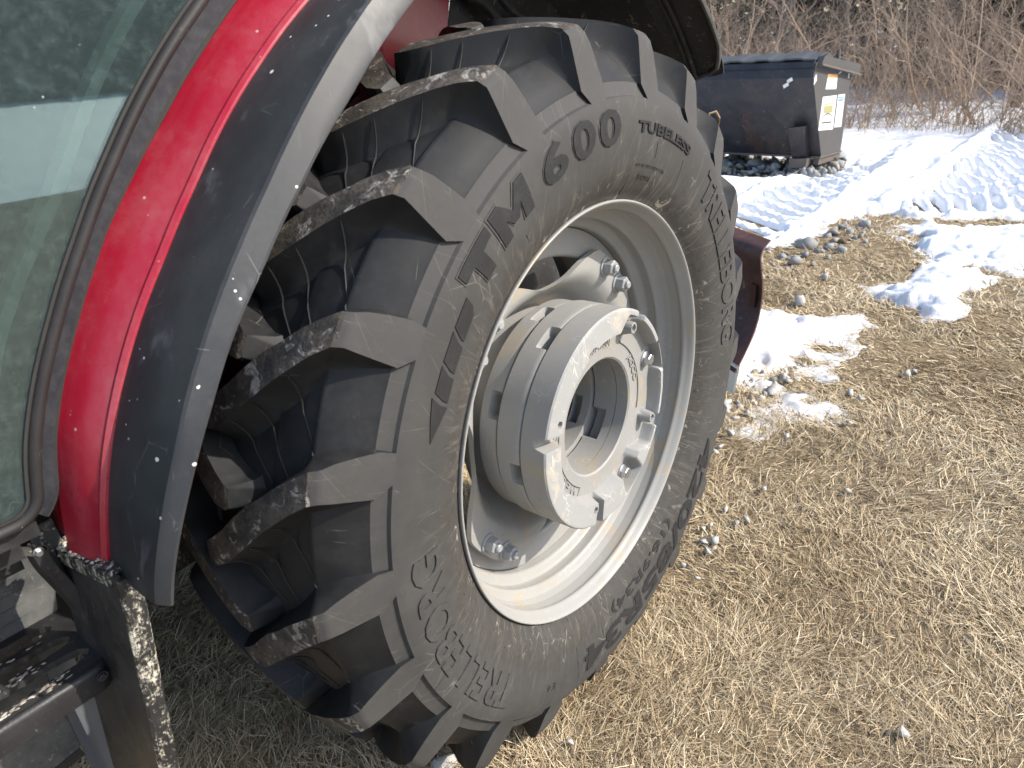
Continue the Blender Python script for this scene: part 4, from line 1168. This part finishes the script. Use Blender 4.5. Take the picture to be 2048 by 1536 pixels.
# carrier plate, leaning slightly, with a turned outer flange and a turned top
TLp, TRp, BRp, BLp = np.array([-.928, .215, .082]), np.array([-.924, .000, .122]), np.array([-.958, .090, -.50]), np.array([-.958, .30, -.50])
m = MB()
m.prism([TLp, TLp + (0, -.008, -.02), TLp + (0, -.012, .006) + np.array([0, -.02, .004]), TRp, BRp, BLp][:1] + [TRp, BRp, BLp], (-.006, 0, 0))
m.build('carrier_plate', M['black_steel'], step, smooth=False)
m = MB(); fl = np.array([.024, 0, -.014])
q0, q1 = TRp + np.array([-.006, -.004, -.004]), BRp + np.array([-.006, -.004, 0])
G = np.array([[q0 + (q1 - q0) * t, q0 + (q1 - q0) * t + (.004, -.004, 0), q0 + (q1 - q0) * t + np.array([.027, -.003, -.012]), q0 + (q1 - q0) * t + np.array([.030, .001, -.013])] for t in np.linspace(0, 1, 14)])
m.slab(G, np.array([0, .006, 0])); m.build('outer_flange', M['chipped_steel'], step, ang=30)
m = MB(); G = np.array([[TLp + (TRp - TLp) * t * .93 + np.array([-.006, 0, 0]), TLp + (TRp - TLp) * t * .93 + np.array([-.003, 0, .005]), TLp + (TRp - TLp) * t * .93 + np.array([.028, 0, .008])] for t in np.linspace(0, 1, 10)])
m.slab(G, np.array([0, 0, -.006])); m.build('top_flange', M['chipped_steel'], step, ang=30)
m = MB(); lp = [TLp + (TRp - TLp) * t for t in np.linspace(.05, .92, 8)]
m.slab(np.array([[p_ + (-.0085, 0, .004), p_ + (-.0095, 0, -.006), p_ + (-.0085, 0, -.020)] for p_ in lp]), np.array([.003, 0, 0])); m.build('top_lip', M['chipped_steel'], step, ang=30)
# mud lumps lying on the top flange
rg = np.random.default_rng(12); VV = []; FF = []; b = 0
for k in range(130):
    t = rg.uniform(-.02, .75) ** 1.0; pnt = TLp + (TRp - TLp) * t + np.array([rg.uniform(-.006, .026), 0, .009])
    v = rock(rg, rg.uniform(.003, .0075) * (1.35 - t)) + pnt; VV.append(v); FF.append(ICOF0 + b); b += len(v)
for k in range(40):
    v = rock(rg, rg.uniform(.003, .006)) + np.array([-.948 + rg.normal(0, .008), .205 + rg.normal(0, .01), .105 + rg.normal(0, .012)]); VV.append(v); FF.append(ICOF0 + b); b += len(v)
mo = link('mud', np_mesh('mud', np.concatenate(VV), np.concatenate(FF), M['mud'], smooth=True), step); mo['kind'] = 'stuff'
# corner plate behind
m = MB(); m.prism([(-.962, .204, .135), (-.925, .204, .140), (-.922, .204, .09), (-.925, .204, .03), (-.955, .204, .05)], (0, .006, 0)); m.build('gusset', M['grey_sheet'], step, smooth=False)
# bent flat strap from the sill to the step
sp = np.array([(-.9585, .186, .112), (-.955, .186, .085), (-.946, .186, .050), (-.936, .186, .010), (-.928, .184, -.030), (-.924, .182, -.058), (-.930, .180, -.074)])
sp = catmull(sp, 4)
G = np.array([[p_ + (-.017, 0, -.002), p_ + (-.013, -.014, 0), p_ + (.005, -.016, .001), p_ + (.011, -.004, .002), p_ + (.011, .012, .002)] for p_ in sp])
m = MB(); m.slab(G, np.array([0, .004, -.003])); m.build('strap', M['black_steel'], step, ang=40)
def hexat(name, c, R_, h, mat, par):
    m = MB()
    ring = lambda rad, dy, n: [(c[0] + rad * math.cos(a), c[1] + dy, c[2] + rad * math.sin(a)) for a in np.arange(n) * 2 * np.pi / n]
    m.grid([ring(R_ * 1.5, 0, 18), ring(R_ * 1.5, -.003, 18), ring(R_ * 1.0, -.003, 18)], close_j=True)
    m.grid([ring(R_, -.003, 6), ring(R_, -h, 6), ring(R_ * .8, -h - .001, 6)], close_j=True); m.add(ring(R_ * .8, -h - .001, 6), [list(range(6))])
    return m.build(name, mat, par, ang=30)
hexat('bolt', (-.9625, .178, .112), .0055, .007, M['steel'], step)
# tread: toothed rails, end plate, rounded nose
zs = -.100
def toothed(x0, x1, y0, y1, z0, z1):
    xs = np.arange(x0, x1 + .0001, .006); ya = []; yb = []
    for k, x in enumerate(xs): ya.append(y0 + (.0022 if (k // 2) % 2 else 0)); yb.append(y1 - (.0022 if (k // 2) % 2 else 0))
    top = [(x, y, z1) for x, y in zip(xs, ya)] + [(x, y, z1) for x, y in zip(xs[::-1], yb[::-1])]
    return top
m = MB()
for y0, y1 in ((.150, .176), (.213, .234), (.266, .288)):
    m.prism(toothed(-1.40, -.9915, y0, y1, zs - .012, zs), (0, 0, -.012))
endp = [(-.990, .150), (-.970, .150), (-.953, .156), (-.945, .170), (-.940, .20), (-.936, .262), (-.940, .285), (-1.40, .285), (-1.40, .268), (-1.02, .268), (-1.005, .262)]
# end plate with slot ends: tongues between the rails
m.prism([(x, y, zs) for x, y in [(-.975, .150), (-.955, .152), (-.943, .160), (-.937, .180), (-.933, .235), (-.932, .337), (-1.40, .337), (-1.40, .318), (-.985, .318), (-.968, .314), (-.960, .303), (-.968, .292), (-.985, .288), (-.992, .288), (-.992, .266), (-.985, .266), (-.962, .262), (-.952, .250), (-.960, .238), (-.975, .234), (-.992, .234), (-.992, .213), (-.985, .213), (-.958, .209), (-.946, .194), (-.956, .180), (-.975, .176), (-.992, .176), (-.992, .150)]], (0, 0, -.012))
nose = []
for a in np.linspace(0, math.pi, 9): nose.append((.142 + .009 * math.cos(a), zs - .006 + .010 * math.sin(a)))
prof = [(.1512, zs - .012)] + nose + [(.1325, zs - .040)]
xs = np.linspace(-1.40, -.960, 12)
G = np.array([[(x, y, z) for y, z in prof] for x in xs] + [[(-.950, y + .004, z) for y, z in prof]] + [[(-.942, y + .014, z) for y, z in prof]] + [[(-.940, y + .03, z) for y, z in prof]])
m2 = MB(); m2.slab(G, np.array([0, .001, -.001])); m2.build('step_nose', M['black_paint'], step, ang=40)
m.box((-.936, .165, zs - .05), (-.9335, .336, zs - .004))
m.build('step_tread', M['black_steel'], step, ang=40)
hexat('bolt', (-.958, .132, zs - .012), .006, .006, M['black_steel'], step)
# mud scraped on to the rails
rg = np.random.default_rng(14); VV = []; FF = []; b = 0
for k in range(420):
    y0 = rg.choice([.163, .224, .277, .224, .163]); x = -1.2 + rg.uniform(0, .22) * rg.uniform(.4, 1) if y0 > .17 else rg.uniform(-1.25, -.99)
    v = rock(rg, rg.uniform(.0014, .0042)) * np.array([2.2, .9, .4]) + np.array([x, y0 + rg.normal(0, .004), zs + .0006]); VV.append(v); FF.append(ICOF0 + b); b += len(v)
mo = link('mud', np_mesh('mud', np.concatenate(VV), np.concatenate(FF), M['mud'], smooth=True), step); mo['kind'] = 'stuff'
# sheet, strip and bracing below the step
m = MB(); m.prism([(-.990, .322, -.115), (-.948, .322, -.115), (-.930, .322, -.52), (-.985, .322, -.52)], (0, .010, 0)); m.build('riser_strip', M['grey_strip'], step, smooth=False)
m = MB(); m.prism([(-1.8, .338, -.50), (-.99, .338, -.395), (-.985, .338, -.415), (-1.8, .338, -.52)], (0, .05, 0)); m.build('lower_edge', M['black_steel'], step, smooth=False)

# ------------------------------------------------------------------ chassis seen through the gaps
chassis = empty('chassis', UP, tractor)
m = MB(); m.lathe([(.30, .0), (.30, .17), (.40, .15), (.60, .12), (1.3, .12), (1.3, .0)], 40); m.build('axle_housing', M['liner_black'], chassis)
m = MB(); m.box((-1.6, .62, -.36), (.55, 1.25, .32)); m.box((.30, .42, -.12), (1.0, .60, .32)); m.build('gearbox', M['liner_black'], chassis, smooth=False)
m = MB()
for a in (-20, 25, 60): m.box((-.03, .20, -.12), (.03, .32, .12), M=(np.array([[math.cos(math.radians(a)), 0, math.sin(math.radians(a))], [0, 1, 0], [-math.sin(math.radians(a)), 0, math.cos(math.radians(a))]]), P(a, .22, .08)))
m.build('brake_cover', M['blade'], chassis, smooth=False)
m = MB(); m.tube([(.1, .55, -.1), (.9, .5, -.25), (1.35, .52, -.30)], .03, 8); m.tube([(.2, .50, .35), (.85, .5, .1), (.9, .5, -.25)], .02, 8); m.build('lift_arm', M['black_steel'], chassis)
fw = link('far_wheel', tyre_me, chassis, (0, 1.72, 0))

# straw caught on the tread
m = MB(); b0 = P(-44, .786, -.17)
m.tube([b0, b0 + (.012, -.012, .004), b0 + (.03, -.014, -.012), b0 + (.045, -.008, -.03)], [.0025, .0035, .003, .0015], 5)
m.tube([b0 + (.002, 0, 0), b0 + (-.004, -.006, -.016), b0 + (-.004, -.010, -.03)], [.002, .0015, .001], 5)
o = m.build('straw_sprig', M['weed'], None, UP); tag(o, 'curled dry straw sprig stuck on the tread at the tyre right edge', 'straw')

# ------------------------------------------------------------------ rear blade
bl = tag(empty('rear_blade', (1.849, .10, 0)), 'rusty brown curved scraper blade standing behind the tractor tyre', 'blade')
dr = np.array([.155, .214, 0]); dr /= np.linalg.norm(dr)
BP = [(.000, .650), (-.030, .643), (-.075, .632), (-.098, .615), (-.104, .590), (-.085, .54), (-.062, .49), (-.050, .44), (-.050, .39), (-.068, .33), (-.105, .275), (-.165, .225), (-.26, .17), (-.30, .15)]
BP = catmull(BP, 3)
ex = np.array([1.0, 0, 0])
G = np.array([[ex * u + dr * s + np.array([0, 0, z]) for u, z in BP] for s in np.linspace(0, 1.9, 12)])
m = MB(); m.slab(G, np.array([.010, -.002, -.003])); m.build('moldboard', M['blade'], bl, ang=40)
m = MB(); G = np.array([[ex * u + dr * s + np.array([0, 0, z]) for u, z in [(-.275, .17), (-.315, .06), (-.305, .05), (-.262, .165)]] for s in (-.004, 1.905)])
m.slab(G, np.array([.012, 0, 0])); m.build('cutting_edge', M['steel'], bl, smooth=False)
m = MB(); m.box((-.06, .9, .30), (.35, 1.02, .45)); m.build('blade_mount', M['blade'], bl, smooth=False)
m = MB(); m.box((-.045, .03, .36), (.02, .055, .46)); m.build('end_bracket', M['blade'], bl, smooth=False)

# ------------------------------------------------------------------ dumpster
C0 = np.array([7.03, 1.41, 0.0]); Dd = np.array([.997, -.08, 0]); Ld = np.array([.08, .997, 0])
dmp = tag(empty('dumpster', tuple(C0)), 'dark steel rubbish dumpster with lid and stickers standing in the snow', 'dumpster')
def dp(t, s, z): return Dd * t + Ld * s + np.array([0, 0, z])
LEN = 1.95
ENDP = [(0, .205), (-.425, 1.00), (-.385, 1.125), (-.10, 1.20), (.62, 1.05), (.60, .95), (.55, .19)]
m = MB()
n = len(ENDP)
a = [dp(t, .0, z) for t, z in ENDP]; b = [dp(t, LEN, z) for t, z in ENDP]
m.add(a + b, [[i, (i + 1) % n, n + (i + 1) % n, n + i] for i in range(n)] + [list(range(n, 2 * n))], 0)
m.add(a, [list(range(n))[::-1]], 1)
m.build('body', [M['dumpster'], M['dumpster_lit_end']], dmp, smooth=False)
def dprism(name, poly, s0, s1, mat):
    m = MB(); m.prism([dp(t, s0, z) for t, z in poly], Ld * (s1 - s0)); return m.build(name, mat, dmp, smooth=False)
dprism('top_cap', [(-.375, 1.105), (-.30, 1.185), (.70, 1.055), (.72, .945)], -.045, .012, M['dumpster_lit_end'])
dprism('cap_flange', [(-.372, 1.105), (-.372, 1.122), (.72, .958), (.72, .942)], -.062, -.045, M['dumpster_frame'])
dprism('top_rail', [(-.415, 1.09), (-.385, 1.14), (-.345, 1.150), (-.375, 1.09)], .02, LEN, M['dumpster'])
m = MB(); xs = np.linspace(.02, LEN, 40)
G = np.array([[dp(t, s, z + (.012 if int(s / .16) % 2 else 0)) for t, z in ((-.37, 1.165), (-.10, 1.215), (.30, 1.150), (.62, 1.085))] for s in xs])
m.slab(G, np.array([0, 0, -.016])); m.build('lid', M['lid'], dmp, smooth=False)
m = MB(); m.tube([dp(.15, -.06, 1.17), dp(.15, .2, 1.17)], .012, 8); m.tube([dp(.08, -.03, 1.13), dp(.08, -.03, 1.22)], .02, 8); m.build('lid_hinge', M['dumpster_frame'], dmp)
# fork post on the long side
m = MB(); m.prism([dp(-.305, .095, .535), dp(-.305, .26, .515), dp(-.10, .27, .19), dp(-.10, .12, .20)], Dd * .10); m.build('fork_post', M['dumpster'], dmp, smooth=False)
m = MB(); m.prism([dp(-.14, .09, .195), dp(-.14, .28, .185), dp(-.14, .28, .09), dp(-.14, .10, .10)], Dd * .12); m.prism([dp(.0, .02, .19), dp(.60, .02, .175), dp(.60, .02, .10), dp(.0, .02, .115)], Ld * .06); m.prism([dp(-.02, .0, .205), dp(.58, .0, .185), dp(.58, 1.9, .185), dp(-.02, 1.9, .205)], np.array([0, 0, -.02]))
m.build('base_frame', M['dumpster_frame'], dmp, smooth=False)
def wheel_at(t, s):
    m = MB(); c = dp(t, s, .06)
    for rr, w in ((.058, .020), (.03, .026)):
        ring = lambda off: [c + Ld * off + Dd * rr * math.cos(q) + np.array([0, 0, rr * math.sin(q)]) for q in np.arange(18) * 2 * np.pi / 18]
        m.grid([ring(-w), ring(w)], close_j=True); m.add(ring(-w), [list(range(18))]); m.add(ring(w), [list(range(18))[::-1]])
    m.prism([dp(t - .045, s - .03, .075), dp(t + .045, s - .03, .075), dp(t + .045, s - .03, .125), dp(t - .045, s - .03, .125)], Ld * .06)
    m.build('caster', M['black_rubber'], dmp)
wheel_at(.46, .05); wheel_at(-.05, .17); wheel_at(.46, 1.8); wheel_at(-.05, 1.7)
# stickers on the end face (sheet stickers, 1.5 mm proud)
def sticker(name, quad, mat, s=-.002, th=.0015):
    m = MB(); m.prism([dp(t, s, z) for t, z in quad], Ld * -th); return m.build(name, mat, dmp, smooth=False)
def bilin(q, u, v):
    q = np.array(q); return tuple(q[0] * (1 - u) * (1 - v) + q[1] * u * (1 - v) + q[2] * u * v + q[3] * (1 - u) * v)
def sub(q, u0, v0, u1, v1): return [bilin(q, u0, v0), bilin(q, u1, v0), bilin(q, u1, v1), bilin(q, u0, v1)]
S1 = [(-.150, .796), (.278, .783), (.293, .444), (-.175, .488)]
S1 = [(-.135, .800), (.235, .785), (.235, .447), (-.160, .480)]
sticker('sticker', S1, M['white_sticker'])
for u0, v0, u1, v1, mt in ((.14, .075, .84, .088, 'dark_print'), (.14, .900, .84, .912, 'dark_print'), (.17, .21, .82, .255, 'gold_print'), (.17, .275, .82, .50, 'gold_print'), (.16, .75, .84, .80, 'dark_print')):
    sticker('print', sub(S1, u0, v0, u1, v1), M[mt], -.0036, .0006)
for k in range(12):
    a0, a1 = math.pi * k / 12, math.pi * (k + 1) / 12
    q = [(.5 - .36 * math.cos(a0), .66 - .16 * math.sin(a0)), (.5 - .36 * math.cos(a1), .66 - .16 * math.sin(a1)), (.5 - .31 * math.cos(a1), .66 - .12 * math.sin(a1)), (.5 - .31 * math.cos(a0), .66 - .12 * math.sin(a0))]
    sticker('print', [bilin(S1, *p_) for p_ in q], M['dark_print'], -.0043, .0006)
    if 0 < k < 11: sticker('print', [bilin(S1, .5 - .31 * math.cos(a0), .66 - .12 * math.sin(a0)), bilin(S1, .5 - .31 * math.cos(a1), .66 - .12 * math.sin(a1)), bilin(S1, .5 - .31 * math.cos(a1), .67), bilin(S1, .5 - .31 * math.cos(a0), .67)], M['white_sticker'], -.0043, .0006)
S2 = [(.275, .785), (.470, .778), (.470, .447), (.270, .462)]
sticker('sticker', S2, M['white_sticker'])
sticker('print', sub(S2, .10, .065, .90, .20), M['blue_print'], -.0036, .0006)
for v0 in (.245, .31, .42, .49, .62, .68, .745, .87):
    sticker('print', sub(S2, .2, v0, .85, v0 + .030), M['pale_blue_print'], -.0036, .0006)
S3 = [(-.055, 1.008), (.195, .985), (.200, .847), (-.090, .868)]
sticker('sticker', S3, M['white_sticker'])
sticker('print', sub(S3, .02, .02, .98, .24), M['orange_print'], -.0036, .0006)
for u0 in (.12, .58):
    for v0 in (.34, .48, .62, .78): sticker('print', sub(S3, u0, v0, u0 + .28, v0 + .07), M['grey_print'], -.0036, .0006)
def text_on(name, s, q, mat):
    v, f = text_data(s, .01); lo, hi = v.min(0), v.max(0)
    m = MB(); m.add([dp(*bilin(q, (a - lo[0]) / (hi[0] - lo[0]), 1 - (b - lo[1]) / (hi[1] - lo[1])), 0)[[0, 1, 2]] if False else
                     (lambda tz: dp(tz[0], -.0042 - (.0006 if c > 0 else 0), tz[1]))(bilin(q, (a - lo[0]) / (hi[0] - lo[0]), 1 - (b - lo[1]) / (hi[1] - lo[1]))) for a, b, c in v], f)
    m.build(name, mat, dmp, smooth=False)
text_on('lettering', 'NOTICE', sub(S2, .18, .095, .82, .17), M['white_sticker'])
# bare white scuffs at the bend
for k, q in enumerate(([(-.40, 1.00), (-.36, 1.03), (-.34, .97), (-.40, .93)], [(.215, .985), (.225, 1.00), (.33, 1.03), (.325, 1.01)][:4], [(.50, 1.00), (.535, .995), (.53, .925), (.50, .93)])):
    sticker('scuff_mark', q, M['white_scuff'])
m = MB()
for s, z in ((.20, 1.01), (.235, .965)): m.prism([dp(-.452 + (1.0 - z) * .55 * 0 - .002, s, z), dp(-.43, s + .06, z - .03), dp(-.42, s + .05, z - .06), dp(-.445, s - .01, z - .03)], -Dd * .004)
m.build('scuff_mark', M['white_scuff'], dmp, smooth=False)

# ------------------------------------------------------------------ bare thicket
def shrub_mesh(name, seed, h, nst, spread, twigs, rad=.012, fine=True):
    rg = np.random.default_rng(seed); m = MB()
    def stem(p, d, L, r, lev):
        n = 6 if lev == 0 else 4
        pts = [p]; q = p.copy(); dd = d.copy()
        for k in range(n):
            dd = dd + rg.normal(0, .16 if lev == 0 else .22, 3) + np.array([0, 0, .05 if lev else -.01]); dd /= np.linalg.norm(dd)
            q = q + dd * L / n; pts.append(q.copy())
        rr = r * np.linspace(1, .28, n + 1)
        m.tube(pts, rr, 3, caps=False)
        if lev < 2:
            nb = int(twigs * (1 if lev == 0 else .45) * rg.uniform(.6, 1.3))
            for _ in range(nb):
                k = rg.integers(1, n + 1); t = rg.uniform(0, 1); b = pts[k - 1] * (1 - t) + pts[k] * t
                nd = (pts[k] - pts[k - 1]); nd /= np.linalg.norm(nd); nd = nd + rg.normal(0, .55, 3); nd[2] = abs(nd[2]) * .8 + .05; nd /= np.linalg.norm(nd)
                stem(b, nd, L * rg.uniform(.22, .5), max(rr[k] * .6, .0018), lev + 1)
    for k in range(nst):
        a = rg.uniform(0, 6.28); s = spread * rg.uniform(0, 1) ** .7
        d = np.array([math.cos(a) * rg.uniform(.1, 1.0), math.sin(a) * rg.uniform(.1, 1.0), 1.0]); d /= np.linalg.norm(d)
        stem(np.array([math.cos(a) * s, math.sin(a) * s, -.05]), d, h * rg.uniform(.55, 1.1), rad * rg.uniform(.5, 1.3), 0)
    return m
var = [shrub_mesh('shrub', 40 + k, (2.3, 1.6, 2.8, 1.9, 1.2)[k], (11, 14, 9, 12, 16)[k], (.45, .5, .40, .5, .5)[k], (11, 10, 12, 10, 7)[k], (.011, .008, .013, .010, .006)[k]).mesh('shrub', M['bark'], False) for k in range(5)]
SL = ['tall bare shrub of many thin stems', 'low bare bush of tangled twigs', 'tall bare shrub with arching stems', 'rounded bare bush of brown twigs', 'knee-high tangle of thin twigs']
rg = np.random.default_rng(77)
pos = []
for row, (x0, n, y0, y1) in enumerate(((10.5, 11, -3.2, 3.6), (11.6, 10, -4.2, 5.2), (13.2, 12, -5, 6.5), (15.0, 13, -6, 8), (17.5, 16, -7, 10), (20, 18, -8, 13))):
    for k in range(n):
        y = y0 + (y1 - y0) * (k + rg.uniform(.1, .9)) / n
        pos.append((x0 + rg.normal(0, .28) + max(0, -y) * .25, y, row))
for x, y, row in pos:
    if row >= 3 and y < -.6 and rg.uniform() < .75: continue
    k = int(rg.choice([4, 1, 3, 0]) if row == 0 else rg.choice([0, 1, 2, 3, 2]))
    o = link('shrub', var[k], None, (x, y, .03))
    s = rg.uniform(.8, 1.25) * (1.0 if row < 3 else 1.35); o.scale = (s, s, s * rg.uniform(.9, 1.15)); o.rotation_euler = (rg.normal(0, .06), rg.normal(0, .06), rg.uniform(0, 6.28))
    zone = 'behind the dumpster' if y > 1.9 else ('right of the dumpster' if y > .7 else ('in the middle of the clearing edge' if y > -.6 else 'towards the right end of the thicket'))
    deep = 'front' if row == 0 else ('middle' if row < 3 else 'rear')
    tag(o, f'{SL[k]}, {deep} row {zone}', 'shrub', 'bare shrubs in the thicket')
# weeds and dry stalks standing in the snow at its foot
m = MB(); rg = np.random.default_rng(79)
for k in range(900):
    y = rg.uniform(-4, 4); x = 10.2 + rg.exponential(.5) + max(0, -y) * .25 - rg.uniform(0, .5) * (rg.uniform() < .2)
    h = rg.uniform(.15, .55); dx, dy = rg.normal(0, .16, 2)
    m.tube([(x, y, .02), (x + dx * .4, y + dy * .4, h * .55), (x + dx * 1.3, y + dy * 1.3, h)], [.004, .003, .0015], 3, caps=False)
tag(m.build('weeds', M['weed'], None, smooth=False), 'dry pale weed stalks standing in the snow before the thicket', kind='stuff')
# trees behind: trunk, limbs
def bare_tree(x, y, h, r, seed, label, lean=(0, 0)):
    rg = np.random.default_rng(seed)
    t = tag(empty('bare_tree', (x, y, 0)), label, 'tree', 'bare trees behind the thicket')
    pts = [np.array([0, 0, -.1])]
    for k in range(1, 8): pts.append(np.array([lean[0] * k / 7 + rg.normal(0, .05), lean[1] * k / 7 + rg.normal(0, .05), h * k / 7]))
    m = MB(); m.tube(pts, r * np.linspace(1.1, .35, 8), 9); m.build('trunk', M['dark_bark'], t)
    m = MB()
    for k in range(26):
        b = rg.integers(1, 7); u = rg.uniform(); p = pts[b] * (1 - u) + pts[b + 1] * u if b < 7 else pts[b]
        a = rg.uniform(0, 6.28); L = rg.uniform(.6, 1.6); q = [p]
        d = np.array([math.cos(a), math.sin(a), rg.uniform(.2, 1.0)]); d /= np.linalg.norm(d)
        for s in range(5): d = d + rg.normal(0, .18, 3); d /= np.linalg.norm(d); q.append(q[-1] + d * L / 5)
        m.tube(q, r * .28 * np.linspace(1, .15, 6), 4, caps=False)
        for z in range(7):
            s = rg.integers(1, 5); d2 = rg.normal(0, .6, 3) + np.array([0, 0, .4]); d2 /= np.linalg.norm(d2)
            m.tube([q[s], q[s] + d2 * L * .18, q[s] + d2 * L * .4 + rg.normal(0, .06, 3)], [r * .07, r * .05, r * .02], 3, caps=False)
    m.build('crown', M['bark'], t, smooth=False)
for k, (x, y, h, r, lb, ln) in enumerate(((15.0, 4.6, 6.0, .16, 'bare tree with thick grey trunk behind the dumpster', (.2, .1)), (15.6, 3.6, 5.5, .09, 'slim bare tree beside the thick trunk behind the dumpster', (0, .4)), (13.2, .35, 4.8, .07, 'dark bare tree leaning in the middle of the thicket', (.1, -.5)), (13.6, -1.3, 5, .06, 'thin bare tree at the right of the thicket', (.2, .3)), (16, 1.8, 6, .10, 'bare tree rising far behind the thicket', (.1, -.3)), (16.5, 7.5, 6, .13, 'bare tree far behind beside the fender edge', (.1, .3)))):
    bare_tree(x, y, h, r, 200 + k, lb, ln)
# conifers: dark crowns with some snow on the boughs
def conifer_parts(seed, h, w):
    rg = np.random.default_rng(seed); t = MB(); t.tube([(0, 0, -.1), (0, 0, h * .5), (0, 0, h * .96)], [.14, .09, .02], 8)
    V = []; F = []; S = []; SF = []
    b = 0; c = 0
    for k in range(2300):
        z = h * (1 - rg.uniform(0, 1) ** .62) * .97 + .15; rad = w * (1 - z / h) ** .8 * rg.uniform(.25, 1.05) * (1 + .18 * math.sin(z * 9)); a = rg.uniform(0, 6.28)
        p = np.array([rad * math.cos(a), rad * math.sin(a), z - rad * .18]); u = np.array([math.cos(a), math.sin(a), rg.uniform(-.5, .1)]) + rg.normal(0, .3, 3); u /= np.linalg.norm(u)
        s = np.cross(u, [0, 0, 1]); s /= np.linalg.norm(s) + 1e-9; L = rg.uniform(.12, .34); ww = L * .22
        V += [p - s * ww, p + s * ww, p + u * L + s * ww * .3, p + u * L - s * ww * .3, p + u * L * .5 + np.array([0, 0, ww]), ]; F += [(b, b + 1, b + 4), (b + 1, b + 2, b + 4), (b + 2, b + 3, b + 4), (b + 3, b, b + 4)]; b += 5
        if rg.uniform() < .04 and rad > w * (1 - z / h) * .6:
            v, f = rock(rg, rg.uniform(.03, .08)) * np.array([1.3, 1.3, .6]) + p + u * L * .5 + np.array([0, 0, .03]), ICOF0 + c; S.append(v); SF.append(f); c += len(v)
    return t.mesh('trunk', M['dark_bark']), np_mesh('crown', np.array(V), np.array(F), M['needles'], False), np_mesh('snow_load', np.concatenate(S), np.concatenate(SF), M['snow'], True)
CF_ = [conifer_parts(300 + k, 5.2 + k, 1.7 + .3 * k) for k in range(2)]
def conifer(x, y, k, s, label, grp, rz):
    t = tag(empty('conifer_tree', (x, y, 0)), label, 'tree', grp); t.scale = (s * 1.7, s * 1.7, s) if y < -30 else (s, s, s); t.rotation_euler = (0, 0, rz)
    for nm, me in list(zip(('trunk', 'crown', 'snow_load'), CF_[k]))[:2 if y < -30 else 3]: link(nm, me, t)
for k, (x, y, s) in enumerate(((17.5, -1.6, 1.2), (18.5, .9, 1.1), (17.8, -4.2, 1.3), (20, 3.2, 1.2), (19.5, -6.5, 1.3), (22, 6.4, 1.3), (23, 10, 1.4), (18.5, -9.5, 1.3), (24, 14, 1.4), (22, -2.5, 1.5), (23, 1.5, 1.5), (27, -11, 1.9), (28, -7, 2.0), (27, -3, 1.9), (29, 1, 2.0), (28, 5, 1.9), (29, 9, 2.0), (28, 13, 2.0), (29, 18, 2.1), (28, 22, 2.0), (26, -16, 2.0))):
    conifer(x, y, k % 2, s, 'snow-flecked dark conifer ' + ('close behind the thicket' if x < 21 else ('farther back behind the thicket' if x < 25 else 'in the far row behind the thicket')) + (', left of the dumpster corner' if y > 4 else (', above the clearing' if y > -3 else ', towards the right edge')), 'dark conifers behind the thicket', k * 1.3)
for k in range(30):
    x = -6 + (k // 2) * 4.2 + (k % 2) * 2.1; y = -64 - (k % 2) * 3.0 - 1.5 * math.sin(k * 2.1)
    conifer(x, y, k % 2, 2.4 + .35 * math.sin(k * 1.7), 'dark conifer in the tree line across the snow field', 'conifers across the snow field', k * 2.2)
